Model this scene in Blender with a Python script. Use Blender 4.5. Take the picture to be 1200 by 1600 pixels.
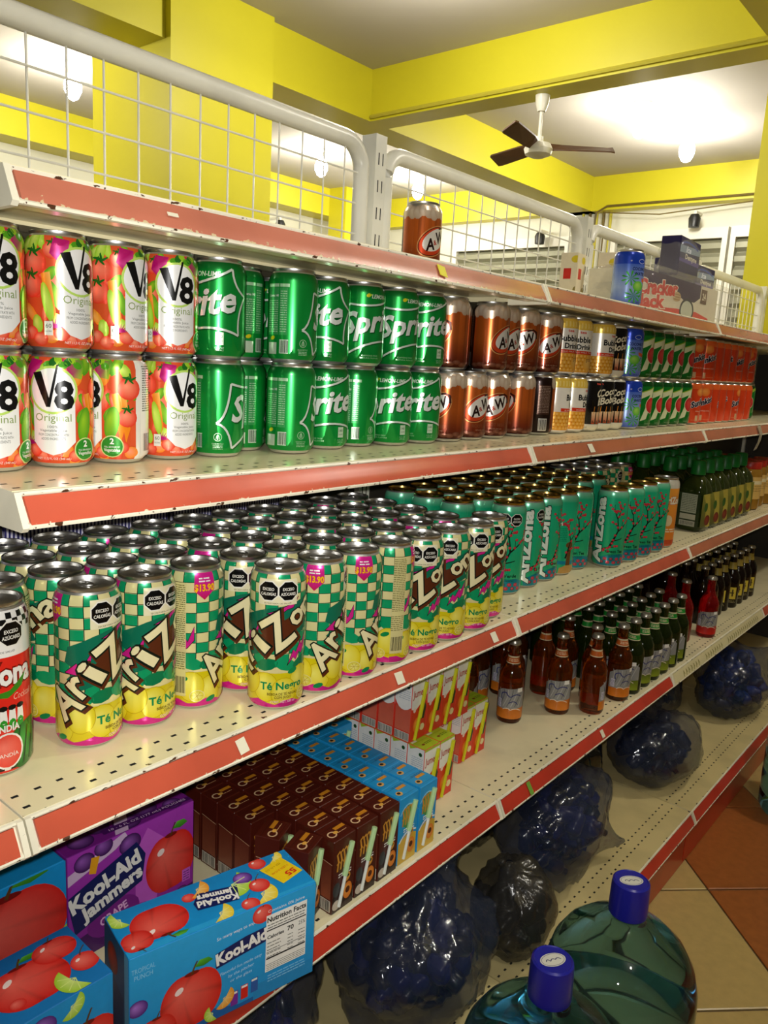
import bpy, bmesh, math, random
from math import sin, cos, pi, atan2, radians, sqrt
from mathutils import Vector, Matrix, noise
from mathutils.geometry import tessellate_polygon
random.seed(7)
SC = bpy.context.scene
for _o in list(bpy.data.objects): bpy.data.objects.remove(_o)
COL = SC.collection

# ---------------------------------------------------------------- camera
CAM = Vector((-0.3203, -0.6898, 1.36))
_a, _b, _c = -0.88453, -0.188927, -0.055295
RZ = Matrix(((cos(_a), -sin(_a), 0), (sin(_a), cos(_a), 0), (0, 0, 1)))
RX = Matrix(((1, 0, 0), (0, cos(_b), -sin(_b)), (0, sin(_b), cos(_b))))
RY = Matrix(((cos(_c), 0, sin(_c)), (0, 1, 0), (-sin(_c), 0, cos(_c))))
_R = RZ @ RX @ RY
right, fwd, up = _R.col[0], _R.col[1], _R.col[2]
cd = bpy.data.cameras.new('camera'); cam = bpy.data.objects.new('camera', cd); COL.objects.link(cam)
M = Matrix((right, up, -fwd)).transposed().to_4x4(); M.translation = CAM
cam.matrix_world = M
cd.sensor_fit = 'AUTO'; cd.sensor_width = 36; cd.lens = 1234.13 / 1600 * 36; cd.clip_start = .02
SC.camera = cam
# ---------------------------------------------------------------- world, exposure, main lights
w = bpy.data.worlds.new('world'); SC.world = w; w.use_nodes = True
w.node_tree.nodes['Background'].inputs[0].default_value = (.9, .95, 1, 1)
w.node_tree.nodes['Background'].inputs[1].default_value = .0
SC.view_settings.view_transform = 'Standard'; SC.view_settings.look = 'None'
SC.view_settings.gamma = 1; SC.view_settings.exposure = 0.22
SC.view_settings.use_curve_mapping = False
LAMP_W = 20.0       # watts of each compact bulb
LAMP_COL = (1.0, .95, .82)
# ceiling lamps: (x, y); the first ones hang over the aisle where the photographer stands
# the photographer's phone flash: a real small lamp beside the lens
fl = bpy.data.lights.new('phone_flash', 'SPOT'); fl.spot_size = radians(104); fl.spot_blend = 1.0; fl.energy = 34.0; fl.color = (1.0, .985, .95); fl.shadow_soft_size = .006
flo = bpy.data.objects.new('phone_flash', fl); COL.objects.link(flo); flo.matrix_world = M.copy(); flo.location = CAM + up * .016 - right * .012 - fwd * .004
AISLE_LAMPS = [(.15, -1.2), (2.40, -1.0)]
FAR_LAMPS = [(4.50, 1.45), (5.16, 1.40), (2.28, 3.95), (4.37, 3.98), (5.38, 3.8), (2.32, 1.38), (.65, 3.3)]  # last one is added out of view to light the column's left face

# ---------------------------------------------------------------- helpers
def lin(c):
    return tuple((v / 12.92 if v <= .04045 else ((v + .055) / 1.055) ** 2.4) for v in c)
def H(s):
    s = s.lstrip('#'); return lin(tuple(int(s[i:i + 2], 16) / 255 for i in (0, 2, 4)))
def nodes(m):
    m.use_nodes = True; return m.node_tree.nodes, m.node_tree.links, m.node_tree.nodes['Principled BSDF']
MATS = {}
def mat(name, col, rough=.5, metal=0, spec=.5, emit=0, trans=0, ior=1.45, noise_amt=0, scale=20, bump=0, coat=0, col2=None):
    m = bpy.data.materials.new(name); N, L, P = nodes(m); MATS[name] = m
    P.inputs['Base Color'].default_value = (*col, 1); P.inputs['Roughness'].default_value = rough
    P.inputs['Metallic'].default_value = metal; P.inputs['Specular IOR Level'].default_value = spec
    P.inputs['Transmission Weight'].default_value = trans; P.inputs['IOR'].default_value = ior
    P.inputs['Coat Weight'].default_value = coat; P.inputs['Coat Roughness'].default_value = .1
    if emit:
        P.inputs['Emission Color'].default_value = (*col, 1); P.inputs['Emission Strength'].default_value = emit
    if noise_amt or bump or col2:
        tc = N.new('ShaderNodeTexCoord'); nz = N.new('ShaderNodeTexNoise')
        nz.inputs['Scale'].default_value = scale; nz.inputs['Detail'].default_value = 6
        L.new(tc.outputs['Object'], nz.inputs['Vector'])
        if noise_amt or col2:
            mx = N.new('ShaderNodeMix'); mx.data_type = 'RGBA'
            rp = N.new('ShaderNodeMapRange'); rp.inputs[1].default_value = .35; rp.inputs[2].default_value = .7
            L.new(nz.outputs['Fac'], rp.inputs[0]); L.new(rp.outputs[0], mx.inputs[0])
            mx.inputs[6].default_value = (*col, 1)
            c2 = col2 or tuple(v * (1 - noise_amt) for v in col)
            mx.inputs[7].default_value = (*c2, 1); L.new(mx.outputs[2], P.inputs['Base Color'])
        if bump:
            bp = N.new('ShaderNodeBump'); bp.inputs['Strength'].default_value = bump; bp.inputs['Distance'].default_value = .004
            L.new(nz.outputs['Fac'], bp.inputs['Height']); L.new(bp.outputs[0], P.inputs['Normal'])
    return m
def attr_mat(name, rough, metal, coat=0, wear=0):
    m = mat(name, (1, 1, 1), rough, metal, coat=coat); N, L, P = nodes(m)
    a = N.new('ShaderNodeAttribute'); a.attribute_name = 'Col'
    if wear:   # faint print grain
        tc = N.new('ShaderNodeTexCoord'); nz = N.new('ShaderNodeTexNoise'); nz.inputs['Scale'].default_value = 90
        L.new(tc.outputs['Object'], nz.inputs['Vector'])
        hs = N.new('ShaderNodeHueSaturation'); rp = N.new('ShaderNodeMapRange')
        rp.inputs[3].default_value = 1 - wear; rp.inputs[4].default_value = 1 + wear
        L.new(nz.outputs['Fac'], rp.inputs[0]); L.new(rp.outputs[0], hs.inputs['Value'])
        L.new(a.outputs['Color'], hs.inputs['Color']); L.new(hs.outputs[0], P.inputs['Base Color'])
    else: L.new(a.outputs['Color'], P.inputs['Base Color'])
    return m
def worn_mat(name, col, chip, rough, amount, scale=60, metal=0, coat=0):
    """painted metal; attribute 'edge' (0..1) says where the paint may have chipped to rust"""
    m = mat(name, col, rough, metal, coat=coat); N, L, P = nodes(m)
    tc = N.new('ShaderNodeTexCoord'); nz = N.new('ShaderNodeTexNoise'); nz.inputs['Scale'].default_value = scale; nz.inputs['Detail'].default_value = 8
    n2 = N.new('ShaderNodeTexNoise'); n2.inputs['Scale'].default_value = 7; n2.inputs['Detail'].default_value = 5
    L.new(tc.outputs['Object'], nz.inputs['Vector']); L.new(tc.outputs['Object'], n2.inputs['Vector'])
    a = N.new('ShaderNodeAttribute'); a.attribute_name = 'edge'
    mu = N.new('ShaderNodeMath'); mu.operation = 'MULTIPLY_ADD'; mu.inputs[1].default_value = .34
    L.new(a.outputs['Fac'], mu.inputs[0]); L.new(nz.outputs['Fac'], mu.inputs[2])
    th = N.new('ShaderNodeMapRange'); th.inputs[1].default_value = amount; th.inputs[2].default_value = amount + .03
    L.new(mu.outputs[0], th.inputs[0])
    mx = N.new('ShaderNodeMix'); mx.data_type = 'RGBA'; m0 = N.new('ShaderNodeMix'); m0.data_type = 'RGBA'
    r2 = N.new('ShaderNodeMapRange'); r2.inputs[1].default_value = .45; r2.inputs[2].default_value = .75
    L.new(n2.outputs['Fac'], r2.inputs[0]); L.new(r2.outputs[0], m0.inputs[0])
    m0.inputs[6].default_value = (*col, 1); m0.inputs[7].default_value = (*[v * .78 for v in col], 1)
    L.new(th.outputs[0], mx.inputs[0]); L.new(m0.outputs[2], mx.inputs[6]); mx.inputs[7].default_value = (*chip, 1)
    L.new(mx.outputs[2], P.inputs['Base Color'])
    bp = N.new('ShaderNodeBump'); bp.inputs['Strength'].default_value = .3; bp.inputs['Distance'].default_value = .001; bp.invert = True
    L.new(th.outputs[0], bp.inputs['Height']); L.new(bp.outputs[0], P.inputs['Normal'])
    return m

CANP = attr_mat('can_print', .26, .30, coat=.35)
METP = attr_mat('metallic_can_print', .28, .55, coat=.3)
PAPER = attr_mat('carton_print', .38, 0, coat=.15, wear=.08)
ALU = mat('aluminium', (.70, .69, .66), .32, 1, noise_amt=.15, scale=60)
ALUD = mat('aluminium_body', (.66, .65, .62), .32, .9)
GOLD = mat('gold_anodised', (.62, .42, .12), .25, 1)
CREAM_LOW = worn_mat('shelf_paint_low', H('#D6C48C'), H('#3A2415'), .36, .92)  # yellower, darker cream for the lowest deck
CREAM_PAINT = worn_mat('shelf_paint', H('#E8DDB4'), H('#3A2415'), .24, .93)
FRAME_PAINT = worn_mat('frame_paint', H('#EDEBDD'), H('#6B5A3A'), .3, .90)
RAIL_WHITE = worn_mat('rail_paint', H('#EAE4CC'), H('#4A2C18'), .4, .93, 120)
SALT = worn_mat('rail_strip_top', H('#C07058'), H('#C9B48A'), .22, .80, 150, coat=.6)  # browner salmon; yellow ceiling light is put into its colour
SALMON = worn_mat('rail_strip_salmon', H('#C6583F'), H('#D8C9A8'), .26, .88, 150, coat=.4)
TANR = worn_mat('rail_strip_yellow_cast', H('#B8694A'), H('#8A6A40'), .24, .82, 150, coat=.5)  # tan strip; yellow reflected from the room is put into its colour
REDR = worn_mat('rail_strip_red', H('#C63A28'), H('#D8C9A8'), .3, .88, 150, coat=.3)  # deeper red with the lower shelves' shade put into the colour
CREAMR = mat('rail_strip_cream', H('#D9CFA0'), .45, noise_amt=.1)
DARKBACK = mat('back_panel_paint', H('#3B362C'), .6, noise_amt=.3, scale=8)
BLACK = mat('black_plastic', (.012, .012, .013), .4)
DARKHOLE = mat('slot_shade_dark', (.02, .018, .015), .8)  # near-black standing in for the shade inside slots
STICKER = mat('sticker_paper', H('#E8E2C8'), .6, noise_amt=.1)
STICKY = mat('sticker_yellow', H('#E6DC20'), .5); STICKG = mat('sticker_green', H('#6FA23A'), .5)
DIMW = mat('far_aisle_paint', H('#6A6658'), .6, noise_amt=.3, scale=2)
YELLOW = mat('yellow_wall_paint', H('#D6CC2A'), .42, noise_amt=.04, scale=3)
CEIL = mat('ceiling_paint', H('#BDB6AC'), .7, noise_amt=.06, scale=2)
WHITEW = mat('white_wall_paint', H('#DCDACB'), .6, noise_amt=.06, scale=3)
SHUT = mat('shutter_metal', H('#8E8D78'), .45, .3, noise_amt=.1, scale=6)
TILEC = mat('tile_cream', H('#C2A86A'), .3, noise_amt=.12, scale=40)
TILET = mat('tile_terracotta', H('#A4602E'), .32, noise_amt=.2, scale=45)
GROUT = mat('grout', H('#5C4A30'), .8, noise_amt=.3)
BULB = mat('bulb_glow', (1, .98, .92), .3, emit=55)
WHITEP = mat('white_plastic', H('#E6E3D8'), .35)
WOOD = mat('fan_blade_brown', H('#5A3B22'), .5, noise_amt=.2)
CONDUIT = mat('conduit_yellowed', H('#BDB23A'), .5); CABLE = mat('cable_brown', H('#6A5A28'), .6)

def setcols(me, cols):
    at = me.color_attributes.new('Col', 'FLOAT_COLOR', 'CORNER')
    flat = []
    for c in cols: flat += [c[0], c[1], c[2], 1]
    at.data.foreach_set('color', flat)
def mesh(name, V, F, m, smooth=False, edge=None, cols=None, idx=None):
    me = bpy.data.meshes.new(name); me.from_pydata(V, [], F)
    for x in (m if isinstance(m, (list, tuple)) else [m]): me.materials.append(x)
    if idx: me.polygons.foreach_set('material_index', idx)
    if smooth: me.polygons.foreach_set('use_smooth', [True] * len(F))
    if edge is not None:
        at = me.attributes.new('edge', 'FLOAT', 'POINT'); at.data.foreach_set('value', edge)
    if cols: setcols(me, cols)
    me.update(); return me
def link(name, me, parent=None, loc=None, rotz=None):
    o = bpy.data.objects.new(name, me); COL.objects.link(o)
    if parent: o.parent = parent
    if loc is not None: o.location = loc
    if rotz is not None: o.rotation_euler = (0, 0, rotz)
    return o
def tag(o, label=None, cat=None, group=None, kind=None):
    if label: o['label'] = label
    if cat: o['category'] = cat
    if group: o['group'] = group
    if kind: o['kind'] = kind
    return o
def thing(name, label, cat, loc=(0, 0, 0), rotz=0, group=None):
    return tag(link(name, None, None, loc, rotz), label, cat, group)
class MB:
    """collects plain geometry into one mesh"""
    def __init__(s): s.V = []; s.F = []; s.E = []
    def add(s, V, F, e=0):
        b = len(s.V); s.V += [tuple(v) for v in V]; s.F += [tuple(i + b for i in f) for f in F]; s.E += [e] * len(V); return s
    def box(s, x0, x1, y0, y1, z0, z1, e=0):
        return s.add([(x0, y0, z0), (x1, y0, z0), (x1, y1, z0), (x0, y1, z0), (x0, y0, z1), (x1, y0, z1), (x1, y1, z1), (x0, y1, z1)],
                     [(0, 3, 2, 1), (4, 5, 6, 7), (0, 1, 5, 4), (1, 2, 6, 5), (2, 3, 7, 6), (3, 0, 4, 7)], e)
    def tube(s, pts, r, n=8):
        pts = [Vector(p) for p in pts]; rings = []
        for i, p in enumerate(pts):
            d = (pts[min(i + 1, len(pts) - 1)] - pts[max(i - 1, 0)]).normalized()
            a = d.orthogonal().normalized() if abs(d.z) > .99 else d.cross(Vector((0, 0, 1))).normalized()
            b = d.cross(a)
            rings.append([p + (a * cos(2 * pi * k / n) + b * sin(2 * pi * k / n)) * r for k in range(n)])
        V = [v for q in rings for v in q]; F = []
        for i in range(len(pts) - 1):
            for k in range(n):
                F.append((i * n + k, i * n + (k + 1) % n, (i + 1) * n + (k + 1) % n, (i + 1) * n + k))
        F.append(tuple(range(n))[::-1]); F.append(tuple((len(pts) - 1) * n + k for k in range(n)))
        return s.add(V, [f[::-1] for f in F])
    def lathe(s, prof, n=24, cap0=True, cap1=True, off=(0, 0, 0)):
        V = []; F = []
        for r, z in prof:
            for k in range(n):
                a = -pi / 2 + 2 * pi * k / n; V.append((off[0] + r * cos(a), off[1] + r * sin(a), off[2] + z))
        for i in range(len(prof) - 1):
            for k in range(n): F.append((i * n + k, i * n + (k + 1) % n, (i + 1) * n + (k + 1) % n, (i + 1) * n + k))
        if cap0: F.append(tuple(range(n))[::-1])
        if cap1: F.append(tuple((len(prof) - 1) * n + k for k in range(n)))
        return s.add(V, F)
    def extr(s, prof, x0, x1, closed=False, edge=None, nseg=1):
        """profile [(y,z)] swept along x; first-to-last order keeps the outside on the -y side"""
        n = len(prof); V = []; F = []; E = []
        for j in range(nseg + 1):
            x = x0 + (x1 - x0) * j / nseg
            for i, (y, z) in enumerate(prof): V.append((x, y, z)); E.append(edge[i] if edge else 0)
        m = n if closed else n - 1
        for j in range(nseg):
            for i in range(m):
                i2 = (i + 1) % n; F.append((j * n + i, j * n + i2, (j + 1) * n + i2, (j + 1) * n + i))
        if closed: F.append(tuple(range(n))[::-1]); F.append(tuple(nseg * n + i for i in range(n)))
        b = len(s.V); s.V += V; s.F += [tuple(i + b for i in f) for f in F]; s.E += E; return s
    def me(s, name, m, smooth=False, bevel=0):
        me = mesh(name, s.V, s.F, m, smooth, s.E)
        if smooth:
            bm = bmesh.new(); bm.from_mesh(me)
            for e in bm.edges:
                if len(e.link_faces) == 2 and e.calc_face_angle(0) > radians(40): e.smooth = False
            bm.to_mesh(me); bm.free()
        return me
    def put(s, name, m, parent=None, smooth=False, **k): return link(name, s.me(name, m, smooth), parent, **k)

# ---------------------------------------------------------------- the room
def struct(name, me, parent=None):
    o = link(name, me, parent)
    if not parent: o['kind'] = 'structure'
    return o
ZC, ZB = 2.95, 2.68
XR, YB = 6.20, 5.15
XL, YF = -3.2, -3.4
floor = struct('floor', MB().box(XL, XR, YF, YB, -.05, -.004).me('floor', GROUT))
TS = .400; tv = {}
for i in range(-14, 15):                   # diagonal tiles: joints at x-y = 1.955 + .566 i and x+y = 1.0 + .566 j
    for j in range(-14, 15):
        d0, s0 = 1.955 + .566 * i, 1.0 + .566 * j
        cx, cy = (s0 + .283 + d0 + .283) / 2, (s0 + .283 - d0 - .283) / 2
        if not (-1.2 < cx < 5.9 and -3.1 < cy < .2 or 4.2 < cx < 5.9 and cy < 2.2 and cy > -3.1): continue
        if 'm' not in tv:
            h = TS / 2 - .0025
            b = MB(); b.box(-h, h, -h, h, -.02, -.0012); b.F.pop(1); b.add([(-h, -h, -.0012), (h, -h, -.0012), (h, h, -.0012), (-h, h, -.0012), (-h + .003, -h + .003, 0), (h - .003, -h + .003, 0), (h - .003, h - .003, 0), (-h + .003, h - .003, 0)], [(4, 5, 6, 7), (0, 1, 5, 4), (1, 2, 6, 5), (2, 3, 7, 6), (3, 0, 4, 7)])
            tv['m'] = b.me('floor_tile', TILEC); tv['t'] = tv['m'].copy(); tv['t'].materials[0] = TILET
        o = link('floor_tile', tv['t' if i % 3 == 0 else 'm'], floor, (cx, cy, 0), pi / 4)
struct('ceiling', MB().box(XL, XR, YF, YB, ZC, ZC + .1).me('ceiling', CEIL))
struct('wall_back', MB().box(XL, XR, YB, YB + .1, -.05, ZC + .1).me('wall_back', WHITEW))
struct('wall_front', MB().box(XL, XR, YF - .1, YF, -.05, ZC + .1).me('wall_front', DIMW))
struct('wall_left', MB().box(XL - .1, XL, YF - .1, YB + .1, -.05, ZC + .1).me('wall_left', DIMW))
struct('wall_right', MB().box(XR, XR + .1, YF - .1, YB + .1, -.05, ZC + .1).me('wall_right', WHITEW))
struct('trim_1', MB().box(XL, XR, 2.50, 2.72, ZB, ZC).me('beam', YELLOW))          # beam behind the shelving
struct('trim_2', MB().box(3.26, 3.42, YF, 2.50, ZB, ZC).me('beam', YELLOW))         # cross beam over the aisle
struct('trim_3', MB().box(XL, XR, 4.92, YB, 2.70, ZC).me('beam', YELLOW))           # far beam
struct('trim_4', MB().box(6.08, XR, YF, 4.92, 2.68, ZC).me('beam', YELLOW))         # beam over the shutters
struct('trim_5', MB().box(XL, 3.26, .02, .38, ZB, ZC).me('beam', YELLOW))           # beam above the shelving
struct('trim_6', MB().box(1.90, 2.49, 2.46, 3.09, 0, ZC).me('column', YELLOW))      # square column behind the shelving
struct('trim_7', MB().box(3.66, 4.10, .02, .494, 0, ZC).me('column', YELLOW))       # square column by the aisle end
struct('trim_8', MB().box(5.44, 5.58, 4.70, 4.92, 0, ZC).me('column', YELLOW))
b = MB(); b.tube([(3.25, YF, 2.70), (3.25, 2.49, 2.70)], .011, 6); b.put('trim_9', CONDUIT, None, True)['kind'] = 'structure'
b = MB(); b.tube([(6.06, .2, 2.705), (6.06, 2.35, 2.705), (6.06, 2.44, 2.66), (6.06, 2.46, 2.2)], .009, 6); b.tube([(6.06, 2.36, 2.655), (6.06, 1.9, 2.61), (6.06, 1.2, 2.655)], .005, 6); b.put('trim_10', CABLE, None, True)['kind'] = 'structure'
# roller shutters on the right wall
for k, (y0, y1) in enumerate(((-2.6, 1.34), (1.40, 2.30), (2.72, 3.9))):
    t = thing('roller_shutter', ('grey green roller shutter on the far wall right of the ceiling fan', 'narrow grey green roller shutter behind the wrapped snack box', 'grey green roller shutter seen through the wire panel of the second bay')[k], 'shutter', (6.13, (y0 + y1) / 2, 0), 0)
    w2 = (y1 - y0) / 2; b = MB(); P = []
    for z in range(23):
        zz = .05 + z * .103; P += [(.05, zz), (.02, zz + .03), (.02, zz + .07), (.05, zz + .1)]
    b.add([(x, s * w2, z) for s in (-1, 1) for x, z in P], [(i, i + 1, len(P) + i + 1, len(P) + i) for i in range(len(P) - 1)]); b.put('curtain', SHUT, t)
    MB().box(.0, .069, -w2 - .02, w2 + .02, 2.42, 2.50).put('shutter_head', WHITEP, t)
    for s in (-1, 1): MB().box(.0, .069, s * w2 - .02, s * w2 + .02, .0, 2.42).put('guide_rail', WHITEP, t)
# vertical conduit bundle beside the shutters
for k in range(5):
    b = MB().tube([(6.17, 2.36 + k * .062, 0), (6.17, 2.36 + k * .062, 2.68)], .012, 6); o = b.put('trim_%d' % (11 + k), CABLE if k % 2 else CONDUIT, None, True); o['kind'] = 'structure'
for (x, y, z, lab) in ((6.06, 1.62, 2.56, 'small black camera under the yellow beam right of the ceiling fan'), (6.06, 2.95, 2.50, 'small black camera on the white wall seen through the second wire panel'), (4.78, 4.88, 2.52, 'black speaker box on the far wall seen through the first wire panel')):
    t = thing('security_camera', lab, 'camera', (x, y, z)); MB().tube([(.12 if x > 5 else 0, 0 if x > 5 else .25, .05), (0, 0, .05), (0, 0, 0)], .012, 6).put('bracket', WHITEP, t)
    MB().lathe([(.012, -.07), (.04, -.065), (.045, .0), (.03, .03)], 12).put('housing', BLACK, t, True)
# ceiling lamps: a round rose, holder and a glowing bulb
b = MB().lathe([(.012, .0), (.03, .012), (.048, .05), (.05, .085), (.036, .125), (.018, .15)], 16); BM = b.me('bulb', BULB, True)
RM = MB().lathe([(.022, .145), (.026, .18), (.055, .19), (.06, .20)], 16).me('lamp_holder', WHITEP, True)
for k, (x, y) in enumerate(AISLE_LAMPS + FAR_LAMPS):
    lab = ('bare bulb lamp over the aisle in front of the first bay', 'bare bulb lamp over the aisle in front of the third bay', 'left of two glowing bulbs on the ceiling right of the fan', 'right of two glowing bulbs on the ceiling right of the fan', 'glowing bulb left of the yellow column seen through the wire panel', 'glowing bulb right of the yellow column seen through the wire panel', 'glowing bulb above the root beer can on the top shelf', 'glowing bulb on the ceiling just above the frame', 'added unseen bulb beyond the left edge, lighting the yellow column')[k]
    t = thing('ceiling_lamp', lab, 'lamp', (x, y, ZC - .20)); link('lamp_holder', RM, t); link('bulb', BM, t)
    for dx, dy in ((.16, 0),):
        pass
    l = bpy.data.lights.new('lamp_light', 'POINT'); l.energy = LAMP_W * (.7, 1.7, 1.0, 1.0, 1.0, 1.0, 1.0, 1.2, 2.2)[k]; l.color = LAMP_COL; l.shadow_soft_size = .05
    o = link('lamp_light', l, None, (x, y, ZC - .27))
# ceiling fan
t = thing('ceiling_fan', 'white ceiling fan with three brown blades under the yellow cross beam', 'fan', (3.35, 1.456, 0), 0)
FZ = 2.43
MB().lathe([(.0, ZB), (.036, ZB - .001), (.032, ZB - .04), (.02, ZB - .075)][::-1], 16, cap1=False).put('canopy', WHITEP, t, True)
MB().tube([(0, 0, ZB - .06), (0, 0, FZ + .05)], .009, 8).put('rod', WHITEP, t, True)
MB().lathe([(.018, FZ + .06), (.02, FZ + .035), (.058, FZ + .026), (.072, FZ), (.064, FZ - .024), (.03, FZ - .038)][::-1], 20).put('motor', WHITEP, t, True)
for k in range(3):
    a = radians((-52, 68, 188)[k]); d = Vector((cos(a), sin(a), 0)); n = Vector((-sin(a), cos(a), 0)); b = MB(); V = []
    for r, hw in ((.058, .018), (.12, .030), (.35, .040), (.372, .030)):
        for s in (-1, 1):
            for zz in (0, .007): V.append(d * r + n * s * hw + Vector((0, 0, FZ + .01 + zz + s * .018)))
    F = []
    for i in range(3):
        q = i * 4; F += [(q, q + 4, q + 6, q + 2), (q + 1, q + 3, q + 7, q + 5), (q, q + 1, q + 5, q + 4), (q + 2, q + 6, q + 7, q + 3)]
    F += [(0, 2, 3, 1), (12, 13, 15, 14)]; b.add(V, F); b.put('blade', WOOD, t)

# ---------------------------------------------------------------- gondola shelving
BW = .91
ZS = [1.503, 1.229, .912, .545, .168]      # deck heights, top to bottom
def holed(x0, x1, y0, y1, z, holes, thick):
    """deck sheet with real slots cut through its upper face; holes = [(x,y,hx,hy)]"""
    xs = sorted({x0, x1} | {v for h in holes for v in (h[0] - h[2], h[0] + h[2])}); ys = sorted({y0, y1, y0 + .008} | {v for h in holes for v in (h[1] - h[3], h[1] + h[3])})
    hs = {(round(h[0], 5), round(h[1], 5)) for h in holes}; hv = holes[0] if holes else None
    V = [(x, y, z) for y in ys for x in xs]; n = len(xs); F = []
    hy = {round(h[1], 4) for h in holes}; hx = {round(h[0], 4) for h in holes}
    for j in range(len(ys) - 1):
        yc = round((ys[j] + ys[j + 1]) / 2, 4); row = any(abs(yc - q) < 1e-3 for q in hy)
        if not row: 
            F.append(None); V0 = j * n; F[-1] = tuple(range(V0, V0 + n)) + tuple(range(V0 + 2 * n - 1, V0 + n - 1, -1)); continue
        for i in range(n - 1):
            xc = (xs[i] + xs[i + 1]) / 2
            if any(abs(xc - q) < 1e-3 for q in hx): continue
            F.append((j * n + i, j * n + i + 1, (j + 1) * n + i + 1, (j + 1) * n + i))
    E = [max(0, 1 - (v[1] - y0) / .02) + (.6 if (v[0] - x0 < .004 or x1 - v[0] < .004) else 0) for v in V]
    return V, F, E
def shelf_deck(L, yf, yb, z, wide):
    b = MB(); H_ = [(x, yf + y, .0036, .0021) for y in ((.014, .039) if not wide else (.045, .072, )) for x in [.012 + .0236 * k for k in range(int((L - .02) / .0236) + 1)]]
    V, F, E = holed(.0015, L - .0015, yf, yb, 0, H_, .02); b.V += V; b.F += F; b.E += E
    x0, x1 = .0015, L - .0015
    b.add([(x0, yf, 0), (x1, yf, 0), (x1, yf, -.03), (x0, yf, -.03), (x0, yb, 0), (x1, yb, 0), (x1, yb, -.03), (x0, yb, -.03)], [(0, 3, 2, 1), (5, 6, 7, 4), (4, 7, 3, 0), (1, 2, 6, 5)], .7)
    # under-folded lips and a stiffening channel below
    b.box(x0, x1, yf, yf + .02, -.031, -.029, .3); b.box(x0, x1, yf + .15, yf + .20, -.026, -.022, .2); b.add([(x0, yf + .004, -.022), (x1, yf + .004, -.022), (x1, yb, -.022), (x0, yb, -.022)], [(0, 3, 2, 1)], .3)
    return b
RP_W = [(.002, .0), (-.003, -.001), (-.0042, -.003), (-.0035, -.0045), (-.001, -.006), (-.0130, -.0270), (-.0165, -.0280), (-.0190, -.0302), (-.0185, -.0325), (-.0140, -.0332), (.002, -.0300)]
RE = [.2, .7, 1, .8, 0, 0, .8, 1, 1, .6, 0]
RP_S = [(-.0044, -.0048), (-.0082, -.0120), (-.0125, -.0185), (-.0158, -.0250), (-.0180, -.0300), (-.0130, -.0270), (-.001, -.0062)]
RS = [.25, .1, 0, .35, 1, 0, 0]
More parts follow.
